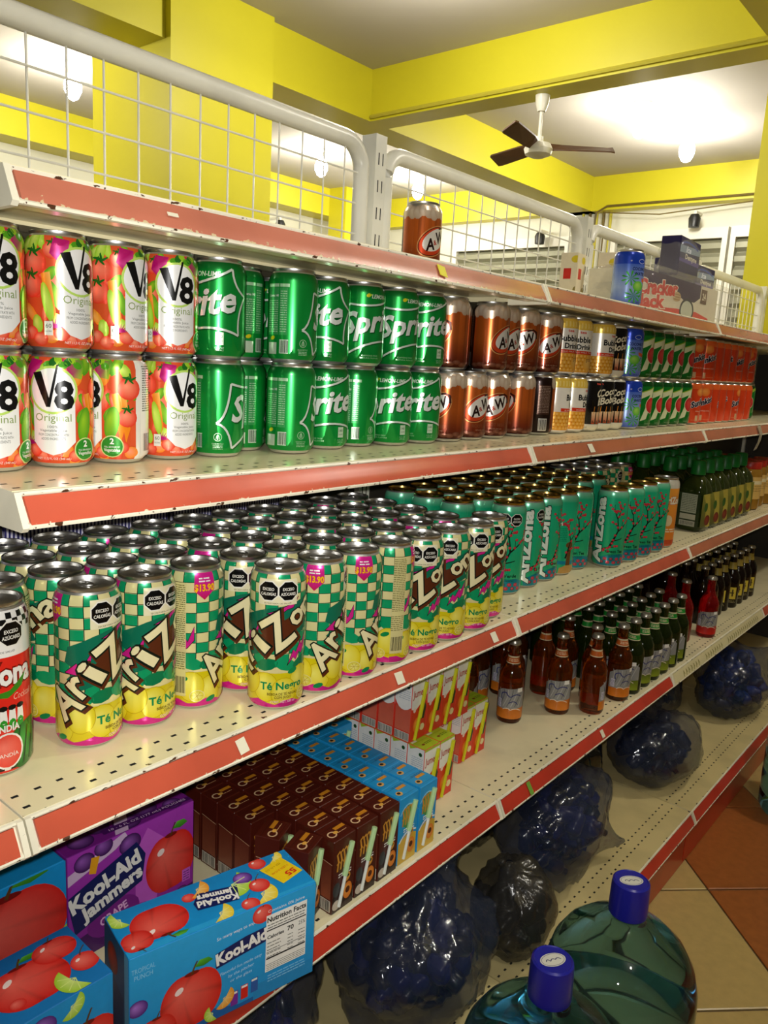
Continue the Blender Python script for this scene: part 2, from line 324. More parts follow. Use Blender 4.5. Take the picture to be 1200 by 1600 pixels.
# per bay and level: strip colour, reflected yellow and shade included
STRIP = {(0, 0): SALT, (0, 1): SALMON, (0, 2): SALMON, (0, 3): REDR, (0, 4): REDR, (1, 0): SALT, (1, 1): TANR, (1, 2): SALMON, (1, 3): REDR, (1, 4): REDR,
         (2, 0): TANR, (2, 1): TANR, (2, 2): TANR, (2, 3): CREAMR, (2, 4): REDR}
deck_cache = {}
def bay(i):
    x0 = i * BW; lab = {-1: 'steel shelf bay mostly beyond the left edge, only its chipped lower decks show', 0: 'nearest full steel shelf bay with salmon red price rails, holding vegetable juice and black tea',
                        1: 'second steel shelf bay with root beer and green tea, right of the nearest bay', 2: 'third steel shelf bay holding orange soda and green capped juice', 3: 'farthest steel shelf bay at the right edge'}[i]
    t = thing('shelving_bay', lab, 'shelving', (x0, 0, 0), 0)
    for lv, z in enumerate(ZS):
        if i == -1 and lv in (0, 1): continue
        yf = 0 if lv < 4 else -.106; dz = (0, 0, 0, 0, 0)[lv]
        k = lv == 4
        if k not in deck_cache: deck_cache[k] = shelf_deck(BW, yf, .372, 0, k).me('shelf', CREAM_LOW if k else CREAM_PAINT)
        d = link('shelf', deck_cache[k], t, (0, 0, z + dz)); d['label'] = ('topmost', 'second', 'third', 'fourth', 'lowest')[lv] + ' cream painted perforated shelf deck'
        if ('liner', k) not in deck_cache: deck_cache[('liner', k)] = MB().box(.004, BW - .004, yf + .006, yf + .10, -.0045, -.0030).me('slot_shade_sheet', DARKHOLE)  # dark sheet under the deck slots paints their inner shade
        link('slot_shade_sheet', deck_cache[('liner', k)], d)
        k2 = ('rail', lv == 4)
        if k2 not in deck_cache: deck_cache[k2] = MB().extr([(y + yf, zz) for y, zz in RP_W], .004, BW - .004, True, RE, 1).me('price_rail', RAIL_WHITE)
        link('price_rail', deck_cache[k2], d)
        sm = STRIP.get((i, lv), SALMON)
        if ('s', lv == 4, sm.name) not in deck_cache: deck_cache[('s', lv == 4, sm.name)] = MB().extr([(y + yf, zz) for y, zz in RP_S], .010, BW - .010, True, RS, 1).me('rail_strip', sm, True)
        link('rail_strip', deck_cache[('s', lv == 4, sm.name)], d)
        for s in (0, 1):
            x = (.001, BW - .007)[s]; b = MB(); b.extr([(yf + .004, -.0003), (yf - .005, -.001), (yf - .020, -.031), (yf - .016, -.035), (yf + .06, -.036), (yf + .06, -.0003)], x, x + .006, True, [.6] * 6); b.put('end_bracket', RAIL_WHITE, d)
        if k:
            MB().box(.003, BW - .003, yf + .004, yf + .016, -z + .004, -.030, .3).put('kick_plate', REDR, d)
    MB().box(.018, BW - .018, .386, .392, .02, 1.50).put('back_panel', DARKBACK, t)
    if i >= 0:
        # slotted uprights (one at the left edge; the last bay closes the run)
        for xx in ((0.0,) if i < 3 else (0.0, BW)):
            b = MB(); z1 = 1.785; xs = [-.016, -.0075, -.0045, .0045, .0075, .016]; zz = [0.0]
            k = 0
            while .03 + k * .05 + .022 < z1: zz += [.03 + k * .05, .03 + k * .05 + .022]; k += 1
            zz.append(z1); V = [(x, .374, z) for z in zz for x in xs]; F = []
            for r in range(len(zz) - 1):
                for c in range(5):
                    if r % 2 == 1 and c in (1, 3): continue
                    F.append((r * 6 + c, r * 6 + c + 1, (r + 1) * 6 + c + 1, (r + 1) * 6 + c))
            b.add(V, F); b.add([(-.016, .374, 0), (-.016, .410, 0), (.016, .410, 0), (.016, .374, 0), (-.016, .374, z1), (-.016, .410, z1), (.016, .410, z1), (.016, .374, z1)], [(0, 4, 5, 1), (1, 5, 6, 2), (2, 6, 7, 3), (4, 7, 6, 5)])
            u = b.put('upright', FRAME_PAINT, t, loc=(xx, 0, 0)); MB().box(-.014, .014, .380, .384, .01, z1 - .01).put('slot_shade_sheet', DARKHOLE, u)  # dark strip behind the upright's slots paints their shade
        # wire panel on top: tube frame with rounded corners and welded wires
        wp = link('wire_panel', None, t, (0, 0, 0))
        b = MB(); r = .016; x0_, x1_ = .035, BW - .035; zt = 1.764; cr = .05
        yw = .392; P = [(x0_, .392, 1.50), (x0_, .392, zt - cr)] + [(x0_ + cr - cr * cos(a), .392, zt - cr + cr * sin(a)) for a in [radians(q) for q in (15, 30, 45, 60, 75, 90)]] + [(x1_ - cr + cr * sin(a), .392, zt - cr + cr * cos(a)) for a in [radians(q) for q in (0, 15, 30, 45, 60, 75, 90)]] + [(x1_, .392, 1.50)]
        b.tube(P, r, 10); b.put('frame_tube', FRAME_PAINT, wp, True)
        for k in range(15):
            if ('wv') not in deck_cache: deck_cache['wv'] = MB().tube([(0, 0, 1.50), (0, 0, 1.752)], .0017, 6).me('wire', FRAME_PAINT, True); deck_cache['wh'] = MB().tube([(.04, 0, 0), (BW - .04, 0, 0)], .0017, 6).me('wire', FRAME_PAINT, True)
            link('wire', deck_cache['wv'], wp, (.0574 + .055 * k, .392, 0))
        for z in (1.542, 1.597, 1.6525, 1.708): link('wire', deck_cache['wh'], wp, (0, .3885, z))
    if i == 3: MB().box(BW - .004, BW + .004, .0, .372, .02, 1.49).put('end_panel', DARKBACK, t)
    return t
BAYS = {i: bay(i) for i in (-1, 0, 1, 2, 3)}
# small paper stickers on the price rails
def on_rail(i, lv, x, wd, m, hh=.018, lab=None, tilt=0):
    d = [c for c in BAYS[i].children if c.name.split('.')[0] == 'shelf' and c['label'].startswith(('topmost', 'second', 'third', 'fourth', 'lowest')[lv])][0]
    y0 = 0 if lv < 4 else -.106; c = Vector((x - i * BW, y0 - .0108, -.0172)); u = Vector((1, 0, 0)); v = Vector((0, .0135, .021)).normalized()
    u2 = u * cos(tilt) + v * sin(tilt); v2 = v * cos(tilt) - u * sin(tilt); n = u.cross(v); b = MB(); V = []
    for o in (0, .0008):
        for sx, sy in ((-1, -1), (1, -1), (1, 1), (-1, 1)): V.append(c + u2 * sx * wd / 2 + v2 * sy * hh / 2 + n * (.0022 + o))
    b.add(V, [(4, 5, 6, 7), (0, 1, 5, 4), (1, 2, 6, 5), (2, 3, 7, 6), (3, 0, 4, 7)]); o = b.put('price_sticker', m, d); o['label'] = lab or 'blank cream paper sticker'
on_rail(0, 2, .262, .014, STICKER, tilt=.1); on_rail(0, 2, .565, .017, STICKER, tilt=-.05); on_rail(0, 2, .83, .016, STICKER); on_rail(0, 0, .605, .016, STICKY, lab='small yellow sticker', tilt=-.2)
on_rail(1, 3, 1.02, .012, STICKG, .026, 'small green and cream label'); on_rail(1, 3, 1.36, .014, STICKER); on_rail(1, 1, 1.14, .02, STICKER); on_rail(0, 0, .16, .012, STICKER, .004)
# ---------------------------------------------------------------- flat print ("Art"): coloured polygons laid on cans and boxes
_fc = {}
def glyphs(body, shear=0, bold=0):
    k = (body, shear, bold)
    if k not in _fc:
        cu = bpy.data.curves.new('t', 'FONT'); cu.body = body; cu.shear = shear; cu.offset = bold
        cu.resolution_u = 2; cu.size = 1; cu.align_x = 'CENTER'; cu.align_y = 'CENTER'
        ob = bpy.data.objects.new('t', cu); COL.objects.link(ob)
        dg = bpy.context.evaluated_depsgraph_get(); me = bpy.data.meshes.new_from_object(ob.evaluated_get(dg))
        me.calc_loop_triangles()
        V = [(v.co.x, v.co.y) for v in me.vertices]; T = [tuple(t.vertices) for t in me.loop_triangles]
        bpy.data.objects.remove(ob); bpy.data.curves.remove(cu); bpy.data.meshes.remove(me)
        xs = [v[0] for v in V] or [0]; ys = [v[1] for v in V] or [0]
        cx, cy = (min(xs) + max(xs)) / 2, (min(ys) + max(ys)) / 2
        _fc[k] = ([(x - cx, y - cy) for x, y in V], T, max(xs) - min(xs), max(ys) - min(ys))
    return _fc[k]
class Art:
    def __init__(s): s.V = []; s.T = []; s.C = []; s.L = 0; s.n = 0
    def up(s): s.L += 1; return s
    def tris(s, pts, T, cols):
        s.n += 1; b = len(s.V); s.V += [(x, y, s.L + .012 * (s.n % 80)) for x, y in pts]
        for t in T:
            (x0, y0), (x1, y1), (x2, y2) = (pts[i] for i in t)
            ar = (x1 - x0) * (y2 - y0) - (x2 - x0) * (y1 - y0)
            if abs(ar) < 1e-9: continue
            if ar < 0: t = (t[0], t[2], t[1])
            s.T.append(tuple(i + b for i in t)); s.C.append(tuple(cols[i] for i in t))
    def poly(s, pts, col):
        """col: one colour, or one per point"""
        T = tessellate_polygon([[Vector((x, y, 0)) for x, y in pts]])
        cols = col if isinstance(col, list) else [col] * len(pts)
        s.tris(pts, T, cols); return s
    def rect(s, x0, x1, y0, y1, col, top=None, rot=0):
        p = [(x0, y0), (x1, y0), (x1, y1), (x0, y1)]
        if rot:
            cx, cy = (x0 + x1) / 2, (y0 + y1) / 2; c, n = cos(rot), sin(rot)
            p = [(cx + (x - cx) * c - (y - cy) * n, cy + (x - cx) * n + (y - cy) * c) for x, y in p]
        return s.poly(p, [col, col, top, top] if top else col)
    def ell(s, cx, cy, rx, ry, col, rot=0, n=16, hi=None, hx=-.3, hy=.3, a0=0, a1=2 * pi):
        """ellipse; hi = colour towards a bright printed spot (fan about that spot)"""
        full = abs(a1 - a0 - 2 * pi) < 1e-6; m = n if full else n + 1
        c, d = cos(rot), sin(rot)
        f = lambda x, y: (cx + x * c - y * d, cy + x * d + y * c)
        P = [f(rx * cos(a0 + (a1 - a0) * k / n), ry * sin(a0 + (a1 - a0) * k / n)) for k in range(m)]
        if not hi: return s.poly(P, col)
        P.append(f(rx * hx, ry * hy))
        s.tris(P, [(k, (k + 1) % n, n) for k in range(n)] if full else [(k, k + 1, m) for k in range(n)], [col] * m + [hi]); return s
    def ring(s, cx, cy, rx, ry, wd, col, rot=0, n=20):
        c, d = cos(rot), sin(rot)
        f = lambda x, y: (cx + x * c - y * d, cy + x * d + y * c)
        P = [f(rx * cos(2 * pi * k / n), ry * sin(2 * pi * k / n)) for k in range(n)] + [f((rx - wd) * cos(2 * pi * k / n), (ry - wd) * sin(2 * pi * k / n)) for k in range(n)]
        s.tris(P, [t for k in range(n) for t in ((k, (k + 1) % n, n + k), (n + k, (k + 1) % n, n + (k + 1) % n))], [col] * 2 * n); return s
    def stroke(s, pts, wd, col, taper=None):
        n = len(pts); L = []; R = []
        for i, (x, y) in enumerate(pts):
            a = pts[max(0, i - 1)]; b = pts[min(n - 1, i + 1)]; dx, dy = b[0] - a[0], b[1] - a[1]; l = sqrt(dx * dx + dy * dy) or 1
            h = wd / 2 if taper is None else (wd + (taper - wd) * i / (n - 1)) / 2
            L.append((x - dy / l * h, y + dx / l * h)); R.append((x + dy / l * h, y - dx / l * h))
        s.tris(L + R, [t for i in range(n - 1) for t in ((i, n + i, i + 1), (i + 1, n + i, n + i + 1))], [col] * 2 * n); return s
    def text(s, body, cx, cy, size, col, width=None, rot=0, shear=0, bold=0, out=None, outw=.03):
        """size = em height; width squeezes the line to a given width; out = outline colour under the letters"""
        if out: s.text(body, cx, cy, size, out, width, rot, shear, bold + outw); s.up()
        V, T, w0, h0 = glyphs(body, shear, bold)
        if width:
            w1 = glyphs(body, shear, 0)[2]; sx = width / w1
        else: sx = size
        c, d = cos(rot), sin(rot)
        s.tris([(cx + x * sx * c - y * size * d, cy + x * sx * d + y * size * c) for x, y in V], T, [col] * len(V)); return s
    def lines(s, x0, x1, y1, n, dy, wd, col, seed=1):
        """small unreadable body text: broken thin bars"""
        r = random.Random(seed)
        for i in range(n):
            x = x0
            while x < x1 - .5 * wd:
                l = min(wd * r.uniform(2, 6), x1 - x); s.rect(x, x + l, y1 - i * dy - wd, y1 - i * dy, col); x += l + wd * .8
        return s
    def oct(s, cx, cy, r, l1, l2):
        K = H('#0A0A0A'); Wt = H('#F4F1E4')
        P = lambda q: [(cx + q * cos(pi / 8 + k * pi / 4), cy + q * sin(pi / 8 + k * pi / 4)) for k in range(8)]
        s.poly(P(r * 1.12), Wt).up().poly(P(r), K).up()
        s.text(l1, cx, cy + r * .2, r * .42, Wt, width=r * 1.15, bold=.02).text(l2, cx, cy - r * .26, r * .42, Wt, width=r * 1.5, bold=.02)
        s.L -= 2
    def _cut(s, ss, ts, lim=None):
        bm = bmesh.new(); lay = bm.loops.layers.float_color.new('Col')
        vs = [bm.verts.new(v) for v in s.V]
        for t, c in zip(s.T, s.C):
            try: f = bm.faces.new([vs[i] for i in t])
            except ValueError: continue
            for lp, q in zip(f.loops, c): lp[lay] = (*q, 1)
        def cut(co, no, clear=False):
            bmesh.ops.bisect_plane(bm, geom=bm.verts[:] + bm.edges[:] + bm.faces[:], dist=1e-6, plane_co=co, plane_no=no, clear_outer=clear)
        if lim:
            x0, x1, y0, y1 = lim
            cut((x1, 0, 0), (1, 0, 0), True); cut((x0, 0, 0), (-1, 0, 0), True); cut((0, y1, 0), (0, 1, 0), True); cut((0, y0, 0), (0, -1, 0), True)
        for x in ss: cut((x, 0, 0), (1, 0, 0))
        for y in ts: cut((0, y, 0), (0, 1, 0))
        bm.verts.ensure_lookup_table(); bm.faces.ensure_lookup_table()
        bm.verts.index_update()
        V = [tuple(v.co) for v in bm.verts]; F = []; C = []
        for f in bm.faces:
            F.append(tuple(v.index for v in f.verts)); C += [tuple(lp[lay])[:3] for lp in f.loops]
        bm.free(); return V, F, C
    def wrap(s, name, m, R, prof, n=36, unit=.001, base=.00015, step=.00006):
        """bend onto a lathed can: R = nominal radius the s axis is measured on; prof = [(r,z)] rising"""
        ds = 2 * pi * R / n / unit
        zs = [z / unit for r, z in prof]
        V, F, C = s._cut([ds * k for k in range(-n // 2, n // 2 + 1)], zs, (-n / 2 * ds, n / 2 * ds, zs[0], zs[-1]))
        out = []; nor = []
        for x, y, l in V:
            a = x * unit / R; z = y * unit; r = prof[-1][0]; sl = 0
            for (r0, z0), (r1, z1) in zip(prof, prof[1:]):
                if z0 <= z <= z1 + 1e-9: r = r0 + (r1 - r0) * ((z - z0) / (z1 - z0) if z1 > z0 else 0); sl = (r1 - r0) / max(z1 - z0, 1e-6); break
            seg = 2 * pi / n; aa = (a % seg) - seg / 2          # stay on the facet's chord
            rr = (r * cos(seg / 2)) / cos(aa) + base + l * step
            out.append((rr * sin(a), -rr * cos(a), z)); nor.append(Vector((sin(a), -cos(a), -.6 * sl)).normalized())
        me = mesh(name, out, F, m, True, cols=C); me.normals_split_custom_set_from_vertices(nor); return me
    def flat(s, lim, o, u, v, unit=.001, base=.0002, step=.00012):
        """returns V,F,C on the plane o + u*s + v*t (u, v unit vectors)"""
        V, F, C = s._cut([], [], lim); o, u, v = Vector(o), Vector(u), Vector(v); nn = u.cross(v)
        return [tuple(o + u * x * unit + v * y * unit + nn * (base + l * step)) for x, y, l in V], F, C
def bez(a, b, c, n=8):
    return [((1 - t) ** 2 * a[0] + 2 * t * (1 - t) * b[0] + t * t * c[0], (1 - t) ** 2 * a[1] + 2 * t * (1 - t) * b[1] + t * t * c[1]) for t in [i / n for i in range(n + 1)]]
def join(name, parts, m):
    V = []; F = []; C = []
    for v, f, c in parts:
        b = len(V); V += v; F += [tuple(i + b for i in q) for q in f]; C += c
    return mesh(name, V, F, m, cols=C)

# ---------------------------------------------------------------- prototypes of repeated goods
def spawn(proto, label, loc, rotz, group=None):
    """a thing with copies of its parts: proto = (name, category, [(part, mesh, [(subpart, mesh)...])...])"""
    name, cat, parts = proto
    t = thing(name, label, cat, loc, rotz, group)
    for pn, me, subs in parts:
        p = link(pn, me, t)
        for sn, sm in subs: link(sn, sm, p)
    return t
def face_cam(x, y, phi): return atan2(CAM.y - y, CAM.x - x) + radians(phi) + pi / 2
# small can 12 oz
R1, H1 = .033, .1215
SM_PROF = [(.0250, .0010), (.0290, .0050), (.0330, .0110), (.0330, .1055), (.0310, .1115), (.0272, .1175)]
SM_LAB = [(.0290, .0050), (.0330, .0110), (.0330, .1055), (.0310, .1115), (.0285, .1155)]
def lid_mesh(r, h, m, n=24):
    b = MB(); b.lathe([(r - .0004, h - .005), (r + .0008, h - .003), (r + .0010, h - .0006), (r, h), (r - .0016, h - .0006), (r - .0024, h - .0048), (r - .0035, h - .0042), (.002, h - .0040)], n, cap0=False)
    return b.me('lid', m, True)
def tab_mesh(h, m):
    b = MB(); z0, z1 = h - .0040, h - .0022
    V = []; n = 12
    for z in (z0 + .0006, z1):
        for k in range(n): V.append((.0085 * cos(2 * pi * k / n) * .8, .0035 + .0115 * sin(2 * pi * k / n), z))
    for z in (z1,):
        for k in range(n): V.append((.0045 * cos(2 * pi * k / n), .0090 + .0042 * sin(2 * pi * k / n), z))
    F = [(k, (k + 1) % n, n + (k + 1) % n, n + k) for k in range(n)] + [(n + k, n + (k + 1) % n, 2 * n + (k + 1) % n, 2 * n + k) for k in range(n)]
    b.add(V, F); b.box(-.0035, .0035, -.012, -.004, z0, z0 + .0010); b.lathe([(.0022, 0), (.0022, .0008), (.0012, .0012)], 8, off=(0, 0, z0 + .0008))
    return b.me('pull_tab', m, True)
def can_body(prof, m, n=36):
    return MB().lathe([(prof[0][0] - .004, prof[0][1] + .004)] + prof, n, cap1=False).me('can_body', m, True)
LID_S = lid_mesh(.0268, H1, ALU); TAB_S = tab_mesh(H1, ALU); BODY_S = can_body(SM_PROF, ALUD)
R2, H2 = .0357, .1870
BG_PROF = [(.0285, .0010), (.0328, .0050), (.0357, .0110), (.0357, .1690), (.0338, .1760), (.0306, .1825)]
BG_LAB = [(.0328, .0050), (.0357, .0110), (.0357, .1690), (.0338, .1760), (.0318, .1800)]
LID_B = lid_mesh(.0304, H2, ALU, 28); TAB_B = tab_mesh(H2, ALU); LID_G = lid_mesh(.0304, H2, GOLD, 28); TAB_G = tab_mesh(H2, GOLD); BODY_B = can_body(BG_PROF, ALUD)
def small_can(name, art, m=None):
    return (name, 'can', [('can_body', BODY_S, []), ('printed_label', art.wrap('printed_label', m or CANP, R1, SM_LAB), []), ('lid', LID_S, [('pull_tab', TAB_S)])])
def big_can(name, art, gold=False, m=None):
    return (name, 'can', [('can_body', BODY_B, []), ('printed_label', art.wrap('printed_label', m or CANP, R2, BG_LAB), []), ('lid', LID_G if gold else LID_B, [('pull_tab', TAB_G if gold else TAB_B)])])
W_ = H('#F3F1EA'); K_ = H('#101010')
HALF = 103.7
# --- vegetable juice
def art_vegetable():
    a = Art(); TOM = H('#E23A22'); TOMH = H('#FF9A78'); OR = H('#F08A1C'); ORH = H('#FFC060'); GR = H('#4F9E1E'); GRL = H('#9CCB2A'); GRD = H('#1F6A1E'); MG = H('#B40F6A'); MGH = H('#E85AA8')
    a.rect(-104, 104, 5, 116, H('#EDE9DD'))
    a.up(); a.rect(-78, 60, 5, 116, H('#D8542A'))
    a.up()
    r = random.Random(3)
    for i in range(46):      # leafy and root filling
        x = r.uniform(-76, 58); y = r.uniform(8, 114)
        c, h = r.choice([(OR, ORH), (GR, GRL), (TOM, TOMH), (GRL, H('#D8EE70')), (GR, GRL)])
        a.L = 2 + i % 4; a.ell(x, y, r.uniform(4, 7), r.uniform(9, 16), c, rot=r.uniform(-.9, .9), n=10, hi=h)
    a.L = 6
    for x in (-34, 38, 44): a.poly([(x - 5, 78), (x + 4, 80), (x + 9, 40), (x + 4, 24)], [OR, ORH, OR, OR])
    for x, y, rr in ((-47, 88, 14), (-50, 66, 13), (-28, 101, 9), (52, 84, 13), (50, 52, 11)):
        a.up(); a.ell(x, y, rr, rr * .95, TOM, hi=TOMH, n=16)
        a.up()
        for k in range(5): a.ell(x + rr * .3 * cos(k * 1.26), y + rr * .85 + rr * .15 * sin(k * 1.26), rr * .4, rr * .1, GRD, rot=k * 1.26 + .5, n=8)
        a.L -= 1
    a.up()
    a.poly([(-26, 114), (-10, 112), (-14, 96), (-22, 90), (-30, 98)], [MG, MG, MGH, MG, MG]); a.poly([(10, 114), (34, 114), (30, 94), (18, 96)], [MG, GR, GRL, MG])
    for k in range(7): a.ell(-4 + k * 5, 108 + (k % 3) * 3, 5, 4, (GR, GRD, GRL)[k % 3], rot=k, n=8)
    a.ell(33, 46, 8, 19, GR, rot=-.15, hi=GRL); a.ell(-33, 50, 5, 20, GRL, rot=.2, hi=H('#D8EE70'))
    a.up()
    for k in range(13):      # cut tomatoes round the foot
        a.L += k % 2; a.ell(-72 + k * 10.5, 13 + (k % 3) * 3, 8, 7, TOM if k % 4 else OR, hi=TOMH, n=12); a.L -= k % 2
    a.L += 2
    for k in range(9): a.stroke([(-26, 25), (-26 + 11 * cos(.2 + k * .33), 25 + 9 * sin(.2 + k * .33))], 2, MG, .4)
    a.up(); a.poly([(-21, 74), (-21, 28), (-12, 18), (0, 14), (12, 18), (22, 28), (22, 74)], H('#F2F2EE'))
    a.up(); a.ring(0, 82, 25, 25, 3.4, H('#BFE06A'), n=28); a.up(); a.ell(0, 82, 22.5, 22.5, H('#F6F6F4'), n=28)
    a.up()
    a.poly([(-20, 99), (-10.5, 101), (-3, 74), (4.6, 108), (7, 108.5), (-2, 64.5), (-6, 64.5)], K_)
    a.text('8', 11.5, 77, 41, K_, width=17, bold=.03)
    a.text('Original', 0, 52.5, 11.5, H('#8BA05A'), width=36)
    for i, (tx, ww) in enumerate((('100%', 10), ('Vegetable Juice', 27), ('FROM CONCENTRATE WITH', 30), ('ADDED INGREDIENTS', 24))): a.text(tx, 0, 44 - i * 4.2, 3.8, H('#55584E'), width=ww)
    a.text('NET 11.5 FL OZ (340 mL)', 0, 10, 3.6, W_, width=34)
    a.ell(33, 20, 12.5, 12.5, H('#C9DE8A'), n=20); a.up(); a.ell(33, 20, 11.3, 11.3, H('#2E8A2A'), n=20); a.up()
    a.text('2', 33, 26, 9, W_, bold=.03).text('FULL SERVINGS OF', 33, 19.5, 2.6, W_, width=16).text('Vegetables', 33, 15.5, 5, W_, width=17, bold=.01)
    a.rect(-36, -28, 17, 31, H('#E8E6DA')); a.up(); a.text('60', -32, 26.5, 6, H('#40503A')).text('CALORIES', -32, 21, 2.3, H('#40503A'), width=6.5)
    a.L -= 1
    a.rect(66, 100, 8, 114, H('#F0EEE6')); a.up(); a.lines(68, 98, 110, 20, 2.6, 1.2, H('#77776C'), 4)
    for k in range(16): a.rect(70 + k * 1.5, 70 + k * 1.5 + (.5 + (k * 7 % 3) * .3), 14, 34, K_)
    return a
def sq(a, pts, wd, col):
    a.stroke(pts, wd, col)
def art_lemonlime():
    a = Art(); G = H('#0B8F36'); GL = H('#12A544'); GD = H('#056024')
    n = 8
    for i in range(n):
        x0, x1 = -104 + 208 * i / n, -104 + 208 * (i + 1) / n; a.rect(x0, x1, 5, 100, G); a.poly([(x0, 100), (x1, 100), (x1, 116), (x0, 116)], [G, G, GD, GD])
    a.up()
    for k in range(7): a.ell(-90 + k * 30, 55, 12, 44, G, hi=GL, hx=0, hy=0, n=14)
    a.up()
    UL, LL_, Lt, UR, Rt, LR = (-54, 92), (-52, 12), (-72, 43), (48, 108), (70, 77), (58, 30)
    WS = H('#E9F2E6')
    for col, dx, dy, wd in ((GD, .8, -1.2, 3.4), (WS, 0, 0, 2.7)):
        q = lambda p: (p[0] + dx, p[1] + dy)
        a.stroke(bez(q(UL), q((0, 78)), q(UR), 12), wd, col); a.stroke(bez(q(UR), q((50, 84)), q(Rt), 6), wd, col)
        a.stroke(bez(q(Rt), q((54, 58)), q(LR), 6), wd, col); a.stroke(bez(q(LR), q((6, 52)), q(LL_), 12), wd, col)
        a.stroke(bez(q(LL_), q((-56, 40)), q(Lt), 6), wd, col); a.stroke(bez(q(Lt), q((-58, 50)), q(UL), 6), wd, col); a.up()
    a.text('Sprite', 1.2, 60.5, 44, GD, width=106, rot=.13, shear=.32, bold=.035).up()
    a.text('Sprite', 0, 62, 44, H('#F2F5EE'), width=106, rot=.13, shear=.32, bold=.028)
    a.text('LEMON-LIME', 12, 101, 8, H('#EAF3E4'), width=42, bold=.02, shear=.15)
    a.ell(-14, 102, 3.4, 2.6, H('#E8D820'), rot=.4); a.ell(-10.5, 103, 2, 1.2, H('#B8E040'))
    a.rect(28, 38, 18, 33, H('#D8EDD0')); a.up(); a.text('140', 33, 28, 5.5, H('#0B6A2A')).text('CALORIES', 33, 22.5, 2.6, H('#0B6A2A'), width=8); a.L -= 1
    a.text('12 FL OZ', 33, 14.5, 3, H('#BFE6BF'), width=11).text('(355 mL)', 33, 11.3, 3, H('#BFE6BF'), width=10)
    a.text('CAFFEINE FREE', -8, 16, 2.8, H('#A9DCA9'), width=26).text('NATURAL FLAVORS', -8, 12.5, 2.8, H('#A9DCA9'), width=30)
    # back panel of facts, on either side of the seam
    PN = H('#B5DDB4')
    a.rect(84, 103, 36, 96, H('#3FA35A')); a.rect(-103, -92, 36, 96, H('#3FA35A')); a.up()
    a.text('Calories 140', 94, 86, 4.4, W_, width=17, bold=.02); a.lines(85, 102, 80, 15, 2.8, 1.1, PN, 7); a.lines(-102, -93, 92, 18, 3, 1.1, PN, 8)
    a.rect(84, 103, 97, 101, PN); a.rect(-103, -90, 97, 101, PN)
    a.rect(-102, -90, 12, 30, H('#DDEBD8')); a.up()
    for k in range(9): a.rect(-101 + k * 1.25, -101 + k * 1.25 + .5 + (k % 3) * .2, 13, 29, H('#15401E'))
    a.ring(-70, 26, 5.2, 5.2, .7, PN, n=18); a.stroke([(-70, 22.5), (-70, 29)], 1.2, PN); a.stroke([(-72, 23), (-71.4, 27), (-70, 29.5), (-68.6, 27), (-68, 23)], .7, PN)
    a.text('PLEASE RECYCLE', -70, 17.6, 3, PN, width=14); a.lines(-76, -64, 15.4, 3, 1.9, .8, PN, 5)
    a.ell(94, 32, 4, 2.5, H('#E8D820'), rot=.3); a.rect(86, 101, 11, 26, H('#CFE2C6'))
    return a
def art_rootbeer():
    a = Art(); 
    B0, B1, B2, B3 = H('#3A120A'), H('#7A2E12'), H('#B9581C'), H('#C98A52')
    FO = H('#C9AE92')
    n = 26; r = random.Random(5)
    for i in range(n):
        x0, x1 = -66 + 150 * i / n, -66 + 150 * (i + 1) / n; d = r.uniform(.82, 1.12)
        m = lambda c: tuple(min(1, v * d) for v in c)
        for y0, y1, c0, c1 in ((5, 22, B0, B1), (22, 55, B1, B2), (55, 98, B2, m(B2))): a.poly([(x0, y0), (x1, y0), (x1, y1), (x0, y1)], [m(c0), m(c0), m(c1), m(c1)])
    a.rect(-104, -66, 5, 116, H('#24100A')); a.rect(84, 104, 5, 116, H('#24100A'))
    a.up()
    for i in range(16): a.ell(-62 + i * 9.6, 104 + 3 * sin(i * 1.9), 8.5, 11, FO, n=10, hi=H('#E2D2BC'))
    for i in range(13): a.ell(-60 + i * 11.5, 12 + 2 * sin(i * 2.3), 7.5, 4, H('#6B3A26'), n=9, hi=H('#8E5A44'))
    a.up()
    for s0 in (0,):
        for rx, ry, c in ((35, 22.5, H('#D99A5A')), (33.2, 21, H('#6A1F0E')), (31.5, 19.6, H('#D8461C')), ):
            a.ell(s0, 58, rx, ry, c, rot=.55, n=28); a.up()
        a.ell(s0 + 2, 60.5, 27.5, 15.8, H('#EFE9DE'), rot=.55, n=28); a.up()
        a.stroke([(s0 + 8, 79), (s0 + 20, 82), (s0 + 28, 78), (s0 + 29, 66)], 2.4, H('#3A160C'), 4.5)
        a.text('A', s0 - 10, 52, 26, H('#2A100A'), width=15, rot=.22, shear=.2, bold=.03)
        a.text('&', s0 + .8, 56, 11, H('#C43A1C'), width=6.5, rot=.3, bold=.02)
        a.text('W', s0 + 14, 66, 26, H('#2A100A'), width=21, rot=.3, shear=.2, bold=.03)
    a.text('ROOT BEER', 6, 26, 8, H('#8A4A2E'), width=40, bold=.02); a.text('12 FL OZ (355 mL)', 6, 18.5, 3, H('#C9A080'), width=26)
    a.rect(-98, -72, 42, 100, H('#4A2E22')); a.up(); a.lines(-97, -73, 98, 18, 3, 1.2, H('#A58A78'), 9); a.rect(-94, -76, 9, 34, H('#E2DED2')); a.up()
    for k in range(10): a.rect(-93 + k * 1.7, -93 + k * 1.7 + .6 + (k % 3) * .25, 11, 32, K_)
    return a
